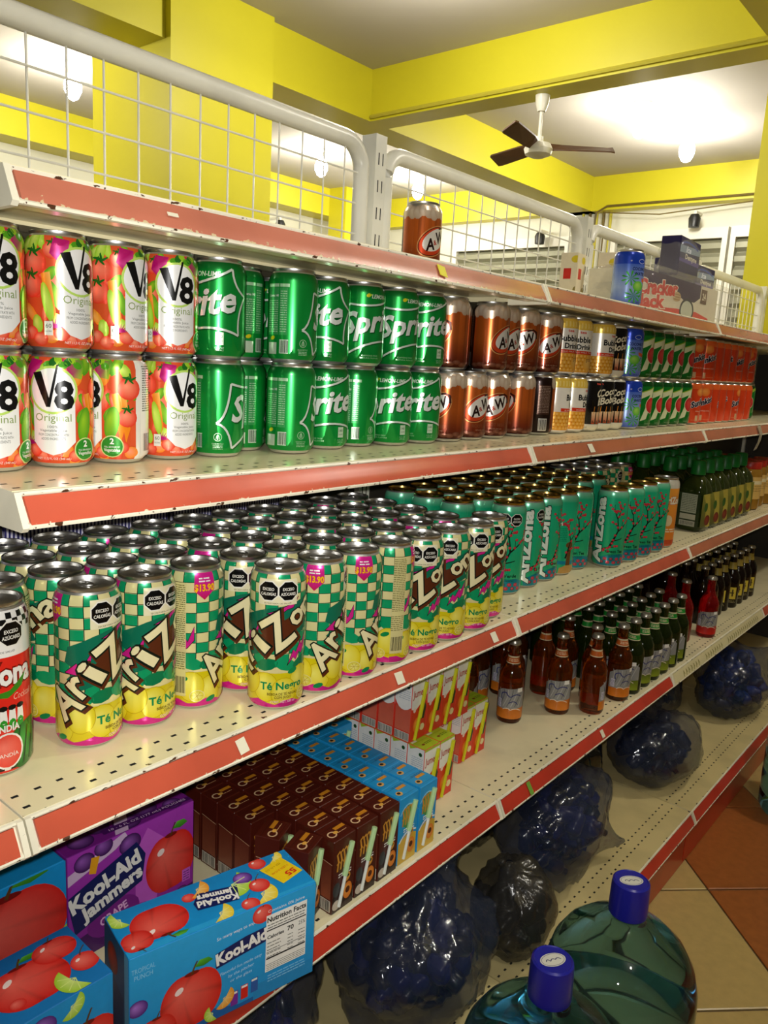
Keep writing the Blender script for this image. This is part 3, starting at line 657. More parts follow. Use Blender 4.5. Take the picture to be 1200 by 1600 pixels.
def art_bubble():
    a = Art(); CR = H('#EFE9DA')
    a.rect(-104, 104, 5, 96, CR); a.rect(-104, 104, 96, 116, H('#E9C24A')); a.up()
    for i in range(26): a.rect(-104 + i * 8, -100.5 + i * 8, 99, 110, H('#F4D878'))
    a.rect(-44, 50, 8, 46, H('#E9A22C')); a.up()
    for r in range(5):
        for c in range(11): a.ell(-40 + c * 9 + (r % 2) * 4.5, 12 + r * 7.4, 4.2, 3.8, H('#E8A028'), n=6, hi=H('#FFD070'))
    a.up()
    for r in range(4):
        for c in range(10): a.ell(-36 + c * 9 + (r % 2) * 4.5, 15.6 + r * 7.4, 1.1, 1, H('#A8401A'), n=6)
    a.ell(34, 26, 15, 14, H('#F0AC3A'), n=16, hi=H('#F8C868')); a.up()
    for k in range(9): a.ell(28 + (k % 4) * 4, 36 - (k // 4) * 3, 1.2, 1.1, H('#4A2A18'), n=6)
    a.poly([(-24, 47), (52, 45), (52, 52), (-24, 54)], H('#D8381E')); a.up(); a.text('BUBBLE MILK TEA', 14, 49.5, 4, H('#F7D9C4'), width=56)
    a.text('Bubble', 12, 76, 17, K_, width=46, bold=.03); a.text('Drink', 20, 61, 15, K_, width=34, bold=.03)
    a.text('tea', 14, 91, 8, H('#D8483A'), width=14, bold=.03)
    a.lines(-98, -56, 90, 22, 3.4, 1.4, H('#9A9484'), 12); a.rect(-80, -62, 8, 16, H('#CFC9B8'))
    return a
def art_coco():
    a = Art(); a.rect(-104, 104, 5, 112, H('#0D0A0A')); a.rect(-104, 104, 112, 116, H('#E2DFD2')); a.rect(-104, 104, 5, 17, H('#E6DFC6')); a.up()
    CRM = H('#EADFC0')
    for s0 in (0,):
        a.text('Coco', s0 + 6, 88, 22, CRM, width=44, rot=.2, shear=.35, bold=.03); a.text('Boba', s0 + 8, 70, 22, CRM, width=42, rot=.2, shear=.35, bold=.03)
        for k in range(5):
            x = s0 - 22 + k * 13; a.poly([(x - 4, 18), (x + 4, 18), (x + 5.5, 44), (x - 5.5, 44)], [H('#C24A1C'), H('#C24A1C'), H('#F0CFA0'), H('#F0CFA0')]); a.L += 1
            a.stroke([(x, 40), (x + 1.5, 56)], 1.4, H('#E8902A')); [a.ell(x - 2 + 2 * (j % 3), 21 + 3 * (j // 3), 1.1, 1.1, K_, n=6) for j in range(5)]; a.L -= 1
    a.text('NET WT 16.5 FL OZ', -50, 10, 4, K_, width=30); a.text('tea', -14, 106, 7, H('#D8483A'), width=13, bold=.03)
    a.lines(-100, -52, 100, 20, 3.6, 1.4, H('#6E6258'), 13)
    return a
def art_coconut():
    a = Art(); D = H('#1B3FB4'); Lt = H('#9DB4E2')
    for i in range(8):
        x0, x1 = -104 + 26 * i, -78 + 26 * i; a.rect(x0, x1, 90, 116, D); a.poly([(x0, 40), (x1, 40), (x1, 90), (x0, 90)], [Lt, Lt, H('#4A6CCB'), H('#4A6CCB')]); a.poly([(x0, 5), (x1, 5), (x1, 40), (x0, 40)], [H('#3F5EC0'), H('#3F5EC0'), Lt, Lt])
    a.up(); a.rect(-100, -60, 30, 100, H('#AEBAD0')); a.up(); a.lines(-98, -62, 98, 20, 3.3, 1.3, H('#5E6E90'), 14); a.L -= 1
    for cx, cy in ((-8, 60), (26, 34), (2, 24)):
        for k in range(9):
            t = k * .7; a.poly([(cx, cy), (cx + 17 * cos(t - .14), cy + 14 * sin(t - .14)), (cx + 21 * cos(t), cy + 17 * sin(t)), (cx + 17 * cos(t + .14), cy + 14 * sin(t + .14))], [H('#2C8A2A'), H('#4DB83A'), H('#1E7A24'), H('#4DB83A')])
    a.up(); a.ell(12, 44, 14, 11, H('#5BC23A'), hi=H('#B6E86A')); a.poly([(20, 62), (42, 58), (42, 50), (22, 54)], H('#E0622A')); a.up()
    a.text('COCONUT', 14, 80, 9, H('#0E1F5C'), width=40, bold=.03); a.text('WATER', 14, 70, 9, H('#0E1F5C'), width=30, bold=.03); a.ring(16, 96, 9, 5, 1, H('#C9D8F4')); a.text('"', -10, 96, 12, W_)
    a.text('NET 500 ml', 12, 10, 4.5, H('#0E1F5C'), width=24)
    return a
def art_seven():
    a = Art(); G = H('#0E7A22'); GD = H('#07501A'); CR = H('#E6E8B8')
    a.rect(-104, 104, 5, 116, G); a.up()
    a.poly([(-104, 116), (-104, 100), (104, 106), (104, 116)], GD); a.poly([(-104, 5), (104, 5), (104, 30), (-104, 22)], [GD, GD, G, G]); a.up()
    for s0 in (-60, 40):
        a.poly([(s0 - 38, 84), (s0 + 30, 108), (s0 + 34, 100), (s0 - 34, 74)], H('#A8C83A')); a.up()
        a.poly([(s0 - 26, 86), (s0 + 16, 100), (s0 + 15, 90), (s0 - 4, 24), (s0 - 20, 18), (s0 + 2, 84), (s0 - 24, 72)], CR); a.up()
        a.ell(s0 + 9, 58, 17, 19, H('#C9202A'), n=22, hi=H('#E84A40')); a.ring(s0 + 9, 58, 18.5, 20.5, 1.5, CR, n=22); a.L -= 2
        a.text('12 FL OZ (355 mL)', s0 + 6, 12, 3.5, H('#BFDDA8'), width=24)
    return a
def art_orange():
    a = Art(); O = H('#E0431A'); OL = H('#F06A2A')
    for i in range(8): a.rect(-104 + 26 * i, -78 + 26 * i, 5, 100, O); a.rect(-104 + 26 * i, -78 + 26 * i, 100, 116, OL)
    a.up()
    for s0 in (-52, 52):
        a.ell(s0, 92, 15, 12, H('#F0782A'), hi=H('#FFB050'), n=14); a.up()
        a.text('Sunkist', s0, 64, 22, H('#14193A'), width=60, rot=.34, shear=.3, bold=.04, out=H('#E8E2D8'), outw=.05); a.L -= 2
        a.text('ORANGE SODA', s0 + 4, 38, 5, H('#F7D8B8'), width=36); a.rect(s0 - 12, s0 - 3, 10, 26, H('#E0B98A'))
        a.lines(s0 - 24, s0 + 24, 14, 1, 3, 1.4, H('#E88A5A'), 3)
    return a
VEG = small_can('juice_can', art_vegetable()); LIME = small_can('soda_can', art_lemonlime(), METP); ROOT = small_can('soda_can', art_rootbeer(), METP)
BUB = small_can('drink_can', art_bubble()); COCO = small_can('drink_can', art_coco()); COCW = small_can('drink_can', art_coconut()); SEV = small_can('soda_can', art_seven()); ORA = small_can('soda_can', art_orange())
# --- tall tea cans
def art_blacktea():
    a = Art(); CR = H('#E4DA9C'); GN = H('#0B9A62'); PK = H('#D2208A'); YL = H('#E2D018'); YD = H('#B79A10'); LN = H('#0E1A12'); BR = H('#5A2A14')
    HB = 112.1; sp = 2 * HB / 14
    a.rect(-HB, HB, 5, 181, CR); a.up()
    for c in range(14):
        for r in range(9):
            if (c + r) % 2: x = -HB + c * sp; a.rect(x, x + sp, 64 + r * 13, 77 + r * 13, GN)
    a.up()
    for c in range(15): x = -HB + c * sp; a.stroke([(x, 60), (x + 1, 100), (x, 181)], .9, LN)
    for r in range(9): a.stroke([(-HB, 64 + r * 13), (0, 65 + r * 13), (HB, 64 + r * 13)], .7, LN)
    # lemons and leaves
    a.up()
    for k in range(10): a.ell(-110 + k * 24.5, 63, 15, 8, GN if k % 2 else H('#087A4C'), rot=.25 * (-1) ** k, n=10)
    a.up(); a.rect(-HB, HB, 10, 52, YL, H('#D8C814')); a.up()
    for k in range(10):
        a.L += k % 2; a.ell(-110 + k * 24.2, 40 - (k % 3) * 7, 17, 20, YL, n=18, hi=H('#F4EC70')); a.ring(-110 + k * 24.2, 40 - (k % 3) * 7, 17, 20, .6, YD, n=18); a.L -= k % 2
    a.L += 2; a.poly([(-HB, 5), (HB, 5)] + [(HB - i * 2 * HB / 20, 13 + 3.5 * sin(i * 1.7)) for i in range(21)], PK); a.up()
    for s0 in (-78, 40, 96): a.ell(s0, 20, 9.5, 8, CR, n=16); a.up(); a.ell(s0, 20, 8.5, 7, H('#D9CC28'), n=16, hi=H('#F2EE9A'), hx=0, hy=0); [a.stroke([(s0, 20), (s0 + 7.5 * cos(k), 20 + 6 * sin(k))], .6, YD) for k in range(6)]; a.L -= 1
    for s0, y in ((-60, 14), (58, 15), (-96, 42), (22, 54), (104, 50)): a.ell(s0, y, 7, 3.6, H('#0E8A4A'), rot=.3, n=10)
    # torn pink, teal and brown behind the lettering
    a.up(); TE = H('#0E6E52')
    for s0 in (0,):
        a.poly([(-50, 122), (-22, 134), (-8, 138), (16, 142), (40, 150), (62, 158), (60, 138), (40, 124), (50, 108), (24, 100), (12, 88), (-14, 80), (-40, 70), (-52, 84), (-40, 96), (-54, 104)], TE)
        a.up(); a.poly([(-36, 86), (-10, 112), (12, 124), (40, 140), (58, 132), (34, 116), (16, 96), (-10, 84)], BR)
        a.up()
        for P in ([(-14, 130), (14, 142), (22, 148), (28, 152), (20, 138), (12, 136), (4, 130)], [(-54, 92), (-40, 104), (-36, 96), (-24, 116), (-26, 96), (-34, 88), (-42, 90)],
                  [(14, 62), (22, 82), (26, 78), (34, 92), (36, 86), (46, 102), (42, 82), (36, 74), (32, 78), (26, 68), (22, 72)], [(70, 92), (76, 112), (80, 110), (88, 130), (86, 106), (80, 96), (77, 100)], [(-100, 78), (-92, 96), (-90, 92), (-82, 112), (-82, 94), (-90, 84)]):
            a.poly(P, PK); a.stroke(P + [P[0]], .8, LN)
    a.up()
    LT = [('A', -56, 58, 54, 29, .72), ('r', -38, 76, 50, 15, .85), ('i', -24, 92, 48, 9, .95), ('Z', 1, 107, 62, 31, .62), ('o', 27, 125, 41, 20, .80), ('n', 46, 137, 41, 20, .78), ('a', 66, 149, 40, 20, .75)]
    for g, x, y, sz, wd, ro in LT: a.text(g, x + 2.2, y - 2.2, sz * 1.04, BR, width=wd * 1.08, rot=ro, bold=.07)
    a.up()
    for g, x, y, sz, wd, ro in LT: a.text(g, x, y, sz, LN, width=wd, rot=ro, bold=.06)
    a.up()
    for g, x, y, sz, wd, ro in LT: a.text(g, x, y, sz, H('#F1E6B4'), width=wd, rot=ro, bold=.025)
    a.text('Té Negro', 9, 33.5, 14, H('#0B8A4E'), width=56, bold=.03, rot=.02)
    for i, (tx, ww) in enumerate((('BEBIDA DE TÉ NEGRO', 40), ('CON JUGO', 22), ('CONT. NET. 680 ml', 32))): a.text(tx, 10, 24.5 - i * 5.4, 4.8, H('#4A2410') if i < 2 else H('#F2C8DC'), width=ww, bold=.01)
    # warning octagons
    a.rect(-25, 25, 142, 175, H('#EDE6BE')); a.up(); a.oct(-12, 160, 12.5, 'EXCESO', 'CALORÍAS'); a.oct(13, 160, 12.5, 'EXCESO', 'AZÚCARES'); a.text('SECRETARÍA DE SALUD', 0, 144.6, 2.6, K_, width=34)
    a.L -= 1
    # price shield
    a.poly([(-82, 181), (-58, 181), (-57, 158), (-70, 146), (-83, 158)], [PK, PK, PK, H('#C41A50'), PK]); a.up(); a.lines(-77, -63, 174, 2, 3.4, 1.6, W_, 21); a.text('$13.90', -70, 161, 12, H('#FFC21A'), width=24, bold=.04, out=H('#B4121A'), outw=.03); a.L -= 1
    # facts panel
    a.rect(-113, -92, 20, 168, H('#DDD493')); a.up(); a.lines(-112, -93, 165, 30, 2.7, 1, H('#6E6A3A'), 15); a.lines(-112, -93, 78, 8, 3, 1.1, H('#6E6A3A'), 16)
    for k in range(12): a.rect(-111 + k * 1.5, -111 + k * 1.5 + .5 + (k % 3) * .25, 24, 46, K_)
    return a
def art_greentea(mex=False):
    a = Art(); G = H('#0FA46F'); GL = H('#1FB884'); HB = 112.1; LN = H('#10241A')
    for i in range(8): x0, x1 = -HB + i * 2 * HB / 8, -HB + (i + 1) * 2 * HB / 8; a.rect(x0, x1, 5, 165, G, GL); a.rect(x0, x1, 165, 181, GL, H('#8FD9B4'))
    a.up()
    a.poly([(-20, 5), (60, 5), (64, 26), (40, 34), (0, 30), (-24, 20)], H('#0C7F8E')); a.poly([(70, 5), (114, 5), (114, 22), (92, 26), (72, 18)], H('#B98E4A')); a.rect(66, 114, 26, 34, H('#0E7C9A'))
    a.poly([(86, 24), (98, 24), (99, 60), (94, 84), (88, 60)], H('#6A4A24')); a.ell(93, 70, 10, 7, H('#6A4A24'))
    a.up(); r = random.Random(11)
    br = []
    def branch(x, y, ang, l, wd, d):
        x2, y2 = x + l * cos(ang), y + l * sin(ang); mx = (x + x2) / 2 + r.uniform(-3, 3); P = bez((x, y), (mx, (y + y2) / 2), (x2, y2), 5)
        a.stroke(P, wd, LN, wd * .55); br.append(P)
        if d:
            for k in (-1, 1): branch(x2, y2, ang + k * r.uniform(.25, .6), l * r.uniform(.6, .8), wd * .6, d - 1)
            branch(P[2][0], P[2][1], ang + r.choice((-1, 1)) * .9, l * .55, wd * .45, 0)
    branch(6, 50, 1.15, 42, 6, 3); branch(-16, 42, .35, 24, 3.5, 1); branch(84, 40, 1.3, 40, 4, 2)
    a.up()
    for P in br:
        for t in (2, 4, 5):
            if r.random() < .62: x, y = P[t]; a.ell(x + r.uniform(-3, 3), y + r.uniform(-3, 3), 3.4, 3, H('#B4182A'), n=7, hi=H('#E84A5A'))
    for k in range(9): a.ell(-8 + k * 7, 14 + 8 * (k % 2), 5, 4, H('#A01A2E') if k % 3 else H('#12303A'), n=8, hi=H('#D85A6A'))
    a.up()
    a.rect(-58, -40, 8, 14, G)
    a.text('AriZona', -24, 88, 34, H('#0A3A2A'), width=150, rot=pi / 2, bold=.085); a.up(); a.text('AriZona', -24, 88, 34, H('#EAF2E2'), width=150, rot=pi / 2, bold=.045)
    a.text('Té Verde' if mex else 'Green Tea', 20, 40, 10, H('#0A2A1E'), width=42, bold=.02); a.lines(4, 36, 33, 2, 3, 1, H('#0A5A44'), 3); a.text('Ari', 62, 118, 12, H('#EAF2E2'), width=18, bold=.02); a.lines(58, 84, 108, 8, 4, 1.4, H('#0C7A58'), 18)
    if mex: a.up(); a.up(); a.oct(8, 154, 12, 'EXCESO', 'CALORÍAS'); a.oct(32, 154, 12, 'EXCESO', 'AZÚCARES')
    return a
def art_watermelon():
    a = Art(); RD = H('#E02A1E'); HB = 112.1
    a.rect(-HB, HB, 5, 181, RD); a.up(); a.rect(-HB, HB, 132, 181, W_); a.up()
    for c in range(36):
        for r in range(3):
            if (c + r) % 2: a.rect(-HB + c * 6.37, -HB + (c + 1) * 6.37, 160 + r * 6, 166 + r * 6, K_)
    for c in range(36):
        if c % 2: a.rect(-HB + c * 6.37, -HB + (c + 1) * 6.37, 8, 13, K_)
        else: a.rect(-HB + c * 6.37, -HB + (c + 1) * 6.37, 8, 13, W_)
    a.rect(-28, 28, 134, 172, W_); a.up(); a.oct(-13, 156, 13, 'EXCESO', 'CALORÍAS'); a.oct(14, 156, 13, 'EXCESO', 'AZÚCARES'); a.text('SECRETARÍA DE SALUD', 0, 138, 3, K_, width=34)
    a.L -= 1
    a.text('AriZona', -6, 114, 33, W_, width=84, bold=.04, out=H('#7A120C'), outw=.05)
    a.text('Cocktail', 26, 88, 10, H('#F2B8A0'), width=24, shear=.3)
    a.poly([(-16, 92), (10, 96), (30, 112), (24, 98), (8, 88)], H('#3A8A1E')); a.up()
    for k in range(6): a.poly([(-28 + k * 9, 62), (-24 + k * 9, 60), (-20 + k * 9, 62), (-21 + k * 9, 76), (-27 + k * 9, 76)], W_); a.ell(-24 + k * 9, 59, 4, 6, H('#2E9A2A'), n=8); a.ell(-24 + k * 9, 77, 4.5, 3, K_, n=8)
    GD = H('#14661E')
    a.ell(34, 30, 30, 28, GD, hi=H('#3FA83A'), n=22); a.ell(-60, 28, 34, 26, GD, hi=H('#3FA83A'), n=22); a.up()
    for k in range(4): a.stroke([(14 + k * 9, 8 + k * 2), (20 + k * 10, 54 - k * 3)], 2.4, H('#0C4A16'))
    a.ell(6, 30, 17, 20, W_, n=20); a.up(); a.ell(6, 30, 15, 18, H('#E84A3A'), n=20, hi=H('#F47A6A')); a.ell(62, 32, 13, 24, W_, n=20); a.up(); a.ell(63, 32, 11.5, 22, H('#D8241C'), n=20); a.up(); a.text('SANDÍA', 4, 56, 10, W_, width=30, bold=.03); a.text('SANDÍA', 6, 26, 6, W_, width=22)
    return a
def art_peach():
    a = Art(); HB = 112.1
    a.rect(-HB, HB, 5, 181, H('#E8822A'), H('#F0A23A')); a.up(); a.rect(-HB, HB, 160, 181, H('#DCD6C4')); a.rect(-HB, HB, 5, 22, H('#C8502A'))
    for s0 in (-60, 0, 60): a.ell(s0 + 8, 74, 13, 15, H('#E8D0A0'), n=12); a.ell(s0 - 8, 84, 8, 8, H('#8A2A8A'), n=10); a.ell(s0 - 12, 92, 9, 9, H('#D83A2A'), n=10); a.ell(s0, 100, 8, 5, H('#2E7A2A'), n=8)
    a.up()
    for s0 in (-60, 20): a.text('AriZona', s0, 128, 26, H('#F6E8C8'), width=64, bold=.05, out=H('#B4481A'), outw=.04); a.lines(s0 - 22, s0 + 22, 52, 2, 6, 3, H('#F8E8C0'), 5)
    return a
BLK = big_can('tea_can', art_blacktea()); GRN = big_can('tea_can', art_greentea(), True); GRNM = big_can('tea_can', art_greentea(True), True); MEL = big_can('tea_can', art_watermelon()); PEA = big_can('tea_can', art_peach())
# ================================================================ goods on the shelves
ORD = ['first', 'second', 'third', 'fourth', 'fifth', 'sixth', 'seventh', 'eighth', 'ninth', 'tenth', 'eleventh', 'twelfth', 'thirteenth', 'fourteenth', 'fifteenth']
Z1, Z2, Z3, Z4, Z5 = [z + .0004 for z in ZS]
# ---- second shelf: small cans in two tiers.  (proto, x, y, phi, what)
UPT = 'upper tier of small cans'; LOT = 'lower tier of small cans'
def tier(z, rows, tname):
    cnt = {}
    for pr, x, y, ph, what, grp in rows:
        cnt[what] = cnt.get(what, 0) + 1
        tot = sum(1 for r in rows if r[4] == what)
        lab = '%s, %s from left on the %s' % (what, ORD[cnt[what] - 1], tname) if tot > 1 else '%s on the %s' % (what, tname)
        spawn(pr, lab, (x, y, z), face_cam(x, y, ph), grp)
V_, S_, A_, B_, C_, U_, O_ = 'vegetable juice can', 'green lemon-lime can', 'brown root beer can', 'white and yellow bubble tea can', 'blue coconut water can', 'green soda can with red dot', 'orange soda can'
GV, GS, GA, GB, GU, GO = 'vegetable juice cans', 'lemon-lime soda cans', 'root beer cans', 'bubble tea cans', 'red dot soda cans', 'orange soda cans'
K2 = 'black bubble tea can'
upper = [(VEG, -.026, .129, 0, V_, GV), (VEG, .046, .129, 13, V_, GV), (VEG, .1185, .129, 38, V_, GV), (VEG, .1875, .131, 52, V_, GV), (VEG, .256, .129, 16, V_, GV),
         (LIME, .324, .122, -55, S_, GS), (LIME, .392, .165, -140, S_, GS), (LIME, .437, .108, 148, S_, GS), (LIME, .524, .128, -52, S_, GS), (LIME, .592, .120, 38, S_, GS), (LIME, .666, .1125, 42, S_, GS), (LIME, .740, .1125, -10, S_, GS),
         (ROOT, .808, .112, -48, A_, GA), (ROOT, .868, .148, 165, A_, GA), (ROOT, .908, .094, 58, A_, GA), (ROOT, .976, .112, 50, A_, GA), (ROOT, 1.049, .110, 0, A_, GA), (ROOT, 1.140, .110, 22, A_, GA),
         (BUB, 1.212, .112, 10, B_, GB), (BUB, 1.280, .112, 0, B_, GB), (BUB, 1.393, .110, 35, B_, GB), (COCO, 1.462, .112, 20, K2, None), (COCW, 1.530, .100, 10, C_, None),
         (SEV, 1.597, .10, -20, U_, GU), (SEV, 1.664, .10, -20, U_, GU), (SEV, 1.733, .10, -22, U_, GU), (SEV, 1.809, .10, -20, U_, GU), (SEV, 1.890, .10, -22, U_, GU), (ORA, 1.975, .10, -60, O_, GO)]
upper += [(ORA, 2.075 + .0675 * i, .10, (-70, 30, 40, 75, -60, 20, -70, 15)[i], O_, GO) for i in range(7)]
lower = [(VEG, -.026, .129, 20, V_, GV), (VEG, .046, .129, 4, V_, GV), (VEG, .118, .129, -14, V_, GV), (VEG, .187, .130, -68, V_, GV), (VEG, .256, .129, 33, V_, GV),
         (LIME, .325, .122, 122, S_, GS), (LIME, .395, .160, -165, S_, GS), (LIME, .435, .104, 148, S_, GS), (LIME, .523, .122, -14, S_, GS), (LIME, .594, .128, 170, S_, GS), (LIME, .661, .1125, -18, S_, GS), (LIME, .739, .1125, -24, S_, GS),
         (ROOT, .811, .110, -40, A_, GA), (ROOT, .879, .110, 40, A_, GA), (ROOT, .955, .110, 8, A_, GA), (ROOT, 1.050, .110, -60, A_, GA), (ROOT, 1.132, .110, 170, A_, GA),
         (BUB, 1.202, .110, 68, B_, GB), (BUB, 1.278, .110, 48, B_, GB), (COCO, 1.350, .110, 75, K2, None), (COCO, 1.418, .110, 25, K2, None), (COCO, 1.486, .112, 25, K2, None), (COCW, 1.555, .10, 30, C_, None),
         (SEV, 1.625, .10, -20, U_, GU), (SEV, 1.692, .10, -20, U_, GU), (SEV, 1.760, .10, -22, U_, GU), (SEV, 1.830, .10, -20, U_, GU), (SEV, 1.905, .10, -22, U_, GU), (ORA, 1.992, .10, -30, O_, GO)]
lower += [(ORA, 2.080 + .0675 * i, .10, (-65, 25, 40, 70, -20, 35, 60)[i], O_, GO) for i in range(7)]
lower += [(SEV, 2.578, .115, 120, 'lime green can past the orange cans', None)]
tier(Z2, lower, LOT); tier(Z2 + H1 - .0008, upper, UPT)
for k, (pr, x, y, z, wh) in enumerate([(VEG, .078, .200, 0, 'lower'), (VEG, .078, .200, 1, 'upper')]):
    spawn(pr, 'vegetable juice can half hidden in the second row of the %s tier' % wh, (x, y, Z2 + z * (H1 - .0008)), 1.0 + k, GV)
# a few more standing behind in the second row, seen in the gaps and from the side
for k in range(9):
    for tr in (0, 1):
        x = .155 + .072 * k; pr, nm, g = (VEG, 'vegetable juice can', GV) if k < 2 else (LIME, 'green lemon-lime can', GS)
        spawn(pr, '%s behind the front row, %s from left in the %s tier' % (nm, ORD[k if k < 2 else k - 2], ('lower', 'upper')[tr]), (x, .232, Z2 + tr * (H1 - .0008)), k * .9 + tr, g)
# ---- third shelf: tall tea cans, a square grid
rng = random.Random(21)
GT = 'black tea cans on the third shelf'
colx = [.0570, .1310, .2050, .2790, .3535, .4285, .5040, .5795, .6550, .7310, .8070, .8820]
front_phi = {(3, 0): 12}
phis0 = [None, 44, 38, 131, 0, 102, 130, 190, 4, -16, 0, 4]
rows_y = [.030, .104, .178, .252, .326]
for c, x0 in enumerate(colx):
    for r, y0 in enumerate(rows_y):
        if c < 4 and r == 0: continue
        if c == 0 and r < 2: continue
        if c == 11 and r == 0: y1 = .05
        else: y1 = y0
        fr = (r == 1 if c < 4 else r == 0)
        if fr: ph = {1: 44, 2: 38, 3: 131, 4: 0, 5: 102, 6: 130, 7: 190, 8: 4, 9: -16, 10: 0, 11: 4}[c]
        elif (c, r) == (4, 1): ph = 10
        elif (c, r) == (1, 2): ph = -120
        else: ph = rng.uniform(-180, 180)
        if c == 11 and r > 0: continue
        x = x0 + rng.uniform(-.0004, .0004) + (.003 * r if c > 3 else .003 * (r - 1)); y = y1 + (rng.uniform(-.0003, .0003))
        spawn(BLK, 'silver topped black tea can, %s row from front, %s column from left' % (ORD[r], ORD[c]), (x, y, Z3), face_cam(x, y, ph), GT)
spawn(MEL, 'red watermelon tea can at the left edge with a checked black and white band', (.028, .113, Z3), face_cam(.030, .118, 8))
GG = 'gold topped green tea cans on the third shelf'
gx = [.968 + .0765 * i for i in range(9)]; gy = [.105, .180, .255, .330]
gph = [60, -22, 40, 38, -105, -20, -15, 10, 0]
for c, x0 in enumerate(gx):
    for r, y0 in enumerate(gy):
        if c == 0 and r == 0: continue
        if c >= 6 and r == 0: continue
        ph = gph[c] if r == 0 else rng.uniform(-180, 180); x = x0 + .004 * r
        spawn(GRNM if (r == 0 and c < 3) else GRN, 'gold topped green tea can, %s row from back, %s column from left' % (ORD[3 - r], ORD[c]), (x, y0, Z3), face_cam(x, y0, ph), GG)
for c, (x, y, ph) in enumerate([(1.437, .057, -6), (1.523, .054, -8), (1.604, .052, -6), (1.686, .052, -8)]):
    spawn(GRN, 'gold topped green tea can standing forward of the block, %s of four from the left' % ORD[c], (x, y, Z3), face_cam(x, y, ph), GG)
spawn(PEA, 'orange fruit tea can at the right end of the green tea cans', (1.765, .056, Z3), face_cam(1.765, .056, 15))
for c in range(4):
    for r in range(2):
        x, y = 1.70 + .0765 * c, .255 + .075 * r
        spawn(BLK, 'silver topped tea can behind the orange can, %s row from back, %s from left' % (ORD[1 - r], ORD[c]), (x, y, Z3), rng.uniform(0, 6), 'silver topped tea cans behind the green tea')
# ---- cartons
def cbody(name, wd, dp, ht, col, bev=.0012):
    bm = bmesh.new(); bmesh.ops.create_cube(bm, size=1)
    for v in bm.verts: v.co = Vector((v.co.x * wd, v.co.y * dp, (v.co.z + .5) * ht))
    bmesh.ops.bevel(bm, geom=bm.edges[:], offset=bev, segments=1, affect='EDGES')
    me = bpy.data.meshes.new(name); bm.to_mesh(me); n = len(bm.faces); bm.free(); me.materials.append(PAPER); setcols(me, [col] * len(me.loops)); return me
def faces(name, wd, dp, ht, front=None, top=None, left=None, right=None, m=None):
    P = []; W, D, Hh = wd * 1000, dp * 1000, ht * 1000; e = .6
    if front: P.append(front.flat((e, W - e, e, Hh - e), (-wd / 2, -dp / 2, 0), (1, 0, 0), (0, 0, 1)))
    if top: P.append(top.flat((e, W - e, e, D - e), (-wd / 2, -dp / 2, ht), (1, 0, 0), (0, 1, 0)))
    if left: P.append(left.flat((e, D - e, e, Hh - e), (-wd / 2, dp / 2, 0), (0, -1, 0), (0, 0, 1)))
    if right: P.append(right.flat((e, D - e, e, Hh - e), (wd / 2, -dp / 2, 0), (0, 1, 0), (0, 0, 1)))
    return join(name, P, m or PAPER)
STRAWW = mat('straw_white', H('#E9EDE2'), .3); STRAWG = mat('straw_wrapper_green', H('#B9DDA0'), .2, coat=.5); STRAWY = mat('straw_yellow_green', H('#C9C81E'), .25, coat=.5)
def straw(p0, p1, r, m): return MB().tube([p0, p1], r, 8).me('straw', m, True)
def barcode(a, x0, x1, y0, y1, col, bg, seed=1):
    a.rect(x0, x1, y0, y1, bg); a.up(); r = random.Random(seed); x = x0 + .8
    while x < x1 - 1: w_ = r.choice((.5, .8, 1.2)); a.rect(x, x + w_, y0 + .8, y1 - .8, col); x += w_ + r.choice((.5, .8, 1.1))
    a.L -= 1
CW, CD, CH = .0475, .0392, .120
